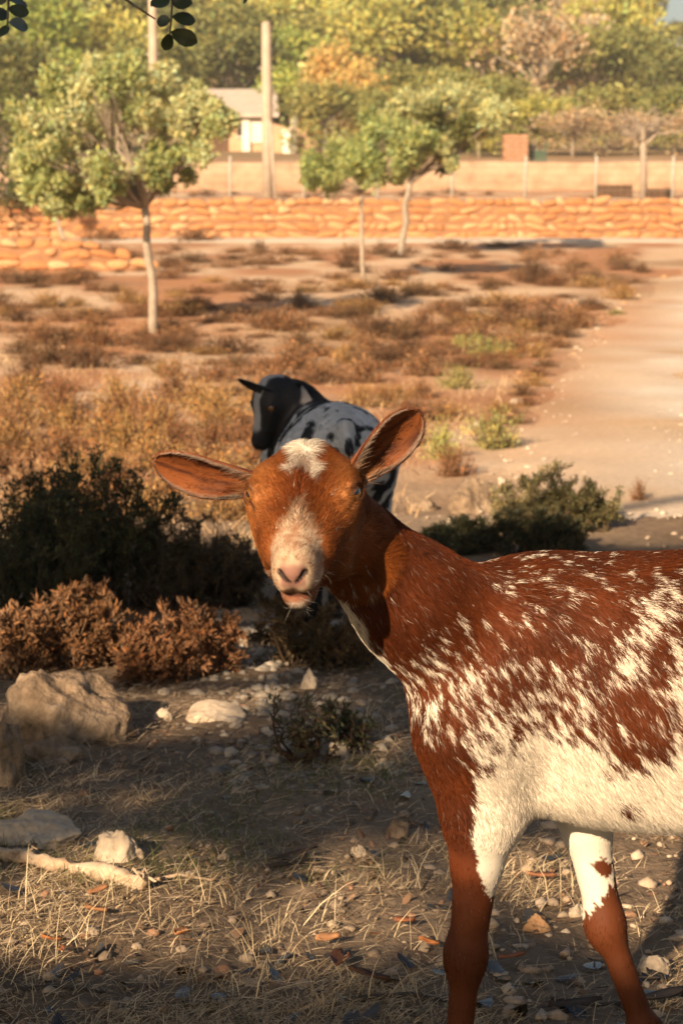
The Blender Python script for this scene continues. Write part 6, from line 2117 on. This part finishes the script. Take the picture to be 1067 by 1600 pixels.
# the twigs that hang into the picture
root, base, fork = roots[0]
YH = 3.45
def leaf_shape(c, d, face, L, W):
    d = nrm(d); s = nrm(np.cross(face, d)); nn = np.cross(d, s)
    out = []
    for t, w in ((0, 0.06), (0.18, 0.62), (0.42, 0.95), (0.68, 1.0), (0.88, 0.66), (1.0, 0.12)):
        for r in (-1, 0, 1):
            out.append(c + d * L * t + s * W * 0.5 * w * r + nn * (0.10 * W * abs(r) - 0.10 * L * t * t))
    f = []
    for i in range(5):
        for j in range(2):
            f.append((i * 3 + j, i * 3 + j + 1, (i + 1) * 3 + j + 1, (i + 1) * 3 + j))
    return np.array(out), f
def hang(stem_px, leaf_px):
    st = np.array([pd(u, v, YH + dy) for u, v, dy in stem_px])
    tw = MB()
    tw.tube(st - base, np.linspace(0.0045, 0.0015, len(st)), 6)
    tw.build('twig', bark_mat, root)
    for (u0, v0, u1, v1, w) in leaf_px:
        a = pd(u0, v0, YH + gs.uniform(-0.03, 0.03)); b = pd(u1, v1, YH + gs.uniform(-0.05, 0.05))
        L = float(np.linalg.norm(b - a))
        v, f = leaf_shape(a - base, b - a, np.array([gs.normal(0, 0.35), -1.0, gs.normal(0.2, 0.3)]), L, w * YH / F_PX)
        add_mesh('leaf', v, f, carob_leaf, root, np.tile(np.array([0.045, 0.062, 0.02]) * gs.uniform(0.7, 1.2), (len(v), 1)))
hang([(276, -420, -0.9), (272, -200, -0.5), (268, -60, -0.1), (270, 0, 0), (268, 30, 0), (266, 55, 0)],
     [(266, 2, 236, 8, 26), (270, 5, 300, 4, 25), (269, 28, 306, 32, 26), (267, 33, 245, 34, 22), (266, 52, 258, 79, 20), (268, 50, 308, 66, 27), (270, -14, 300, -22, 26), (268, -16, 240, -30, 26), (272, -50, 306, -58, 28), (270, -52, 238, -60, 28)])
hang([(26, -420, -0.9), (20, -200, -0.5), (14, -60, -0.1), (14, -10, 0), (13, 25, 0), (12, 42, 0)],
     [(14, 2, 44, 4, 22), (13, 14, 46, 20, 22), (13, 36, 47, 40, 22), (12, 20, -8, 24, 22), (12, 40, 2, 56, 18), (14, -12, -10, 2, 24), (14, -16, 40, -24, 24), (14, -50, 46, -60, 26), (14, -50, -20, -58, 26)])
hang([(120, -300, -0.8), (150, -90, -0.4), (185, -10, -0.02), (210, 8, 0), (243, 30, 0)], [(70, -60, 92, -18, 20), (160, -60, 190, -80, 24)])
hang([(380, -300, -0.6), (385, -80, -0.2), (388, -14, 0)], [(388, -16, 383, 4, 9), (388, -30, 410, -40, 22), (387, -40, 360, -50, 22)])
# boughs that carry those twigs
for u in (276, 26, 120, 380):
    s0 = pd(u, -420 if u in (276, 26) else -300, YH - (0.9 if u in (276, 26) else 0.8 if u == 120 else 0.6))
    e = fork + (0.9, 0.6, 0.7)
    p = branch_path(e, s0, 0.03, 9, 0.45)
    MB().tube(np.concatenate([[fork - (0, 0, 0.1)], p]) - base, np.concatenate([[0.06], np.linspace(0.045, 0.005, 9)]), 7).build('bough', bark_mat, root)

# tell apart the few things that still share a label: left, middle, right
by = {}
for o in scene.objects:
    if o.parent is None and o.get('label') and o.get('group'):
        by.setdefault(o['label'], []).append(o)
for lab_, os_ in by.items():
    if 2 <= len(os_) <= 3:
        os_.sort(key=lambda o: o.location[0] / o.location[1])
        for o, w in zip(os_, ('the left one', 'the right one') if len(os_) == 2 else ('the left one', 'the middle one', 'the right one')):
            o['label'] = lab_ + ', ' + w

# ------------------------------------------------------------------ thin warm haze over the valley
hz_v = MB().box((-170, -45, -1.5), (170, 425, 40.0))
hm = bpy.data.materials.new('valley haze'); hm.use_nodes = True
hm.node_tree.nodes.clear()
ho_ = hm.node_tree.nodes.new('ShaderNodeOutputMaterial')
pv = hm.node_tree.nodes.new('ShaderNodeVolumePrincipled')
pv.inputs['Color'].default_value = (0.92, 0.90, 0.86, 1)
pv.inputs['Density'].default_value = 0.0008
pv.inputs['Anisotropy'].default_value = 0.0
hm.node_tree.links.new(pv.outputs[0], ho_.inputs['Volume'])
haze = hz_v.build('haze', hm, None, False)
tag(haze, 'thin pale haze in the air over the valley', 'haze', kind='stuff')
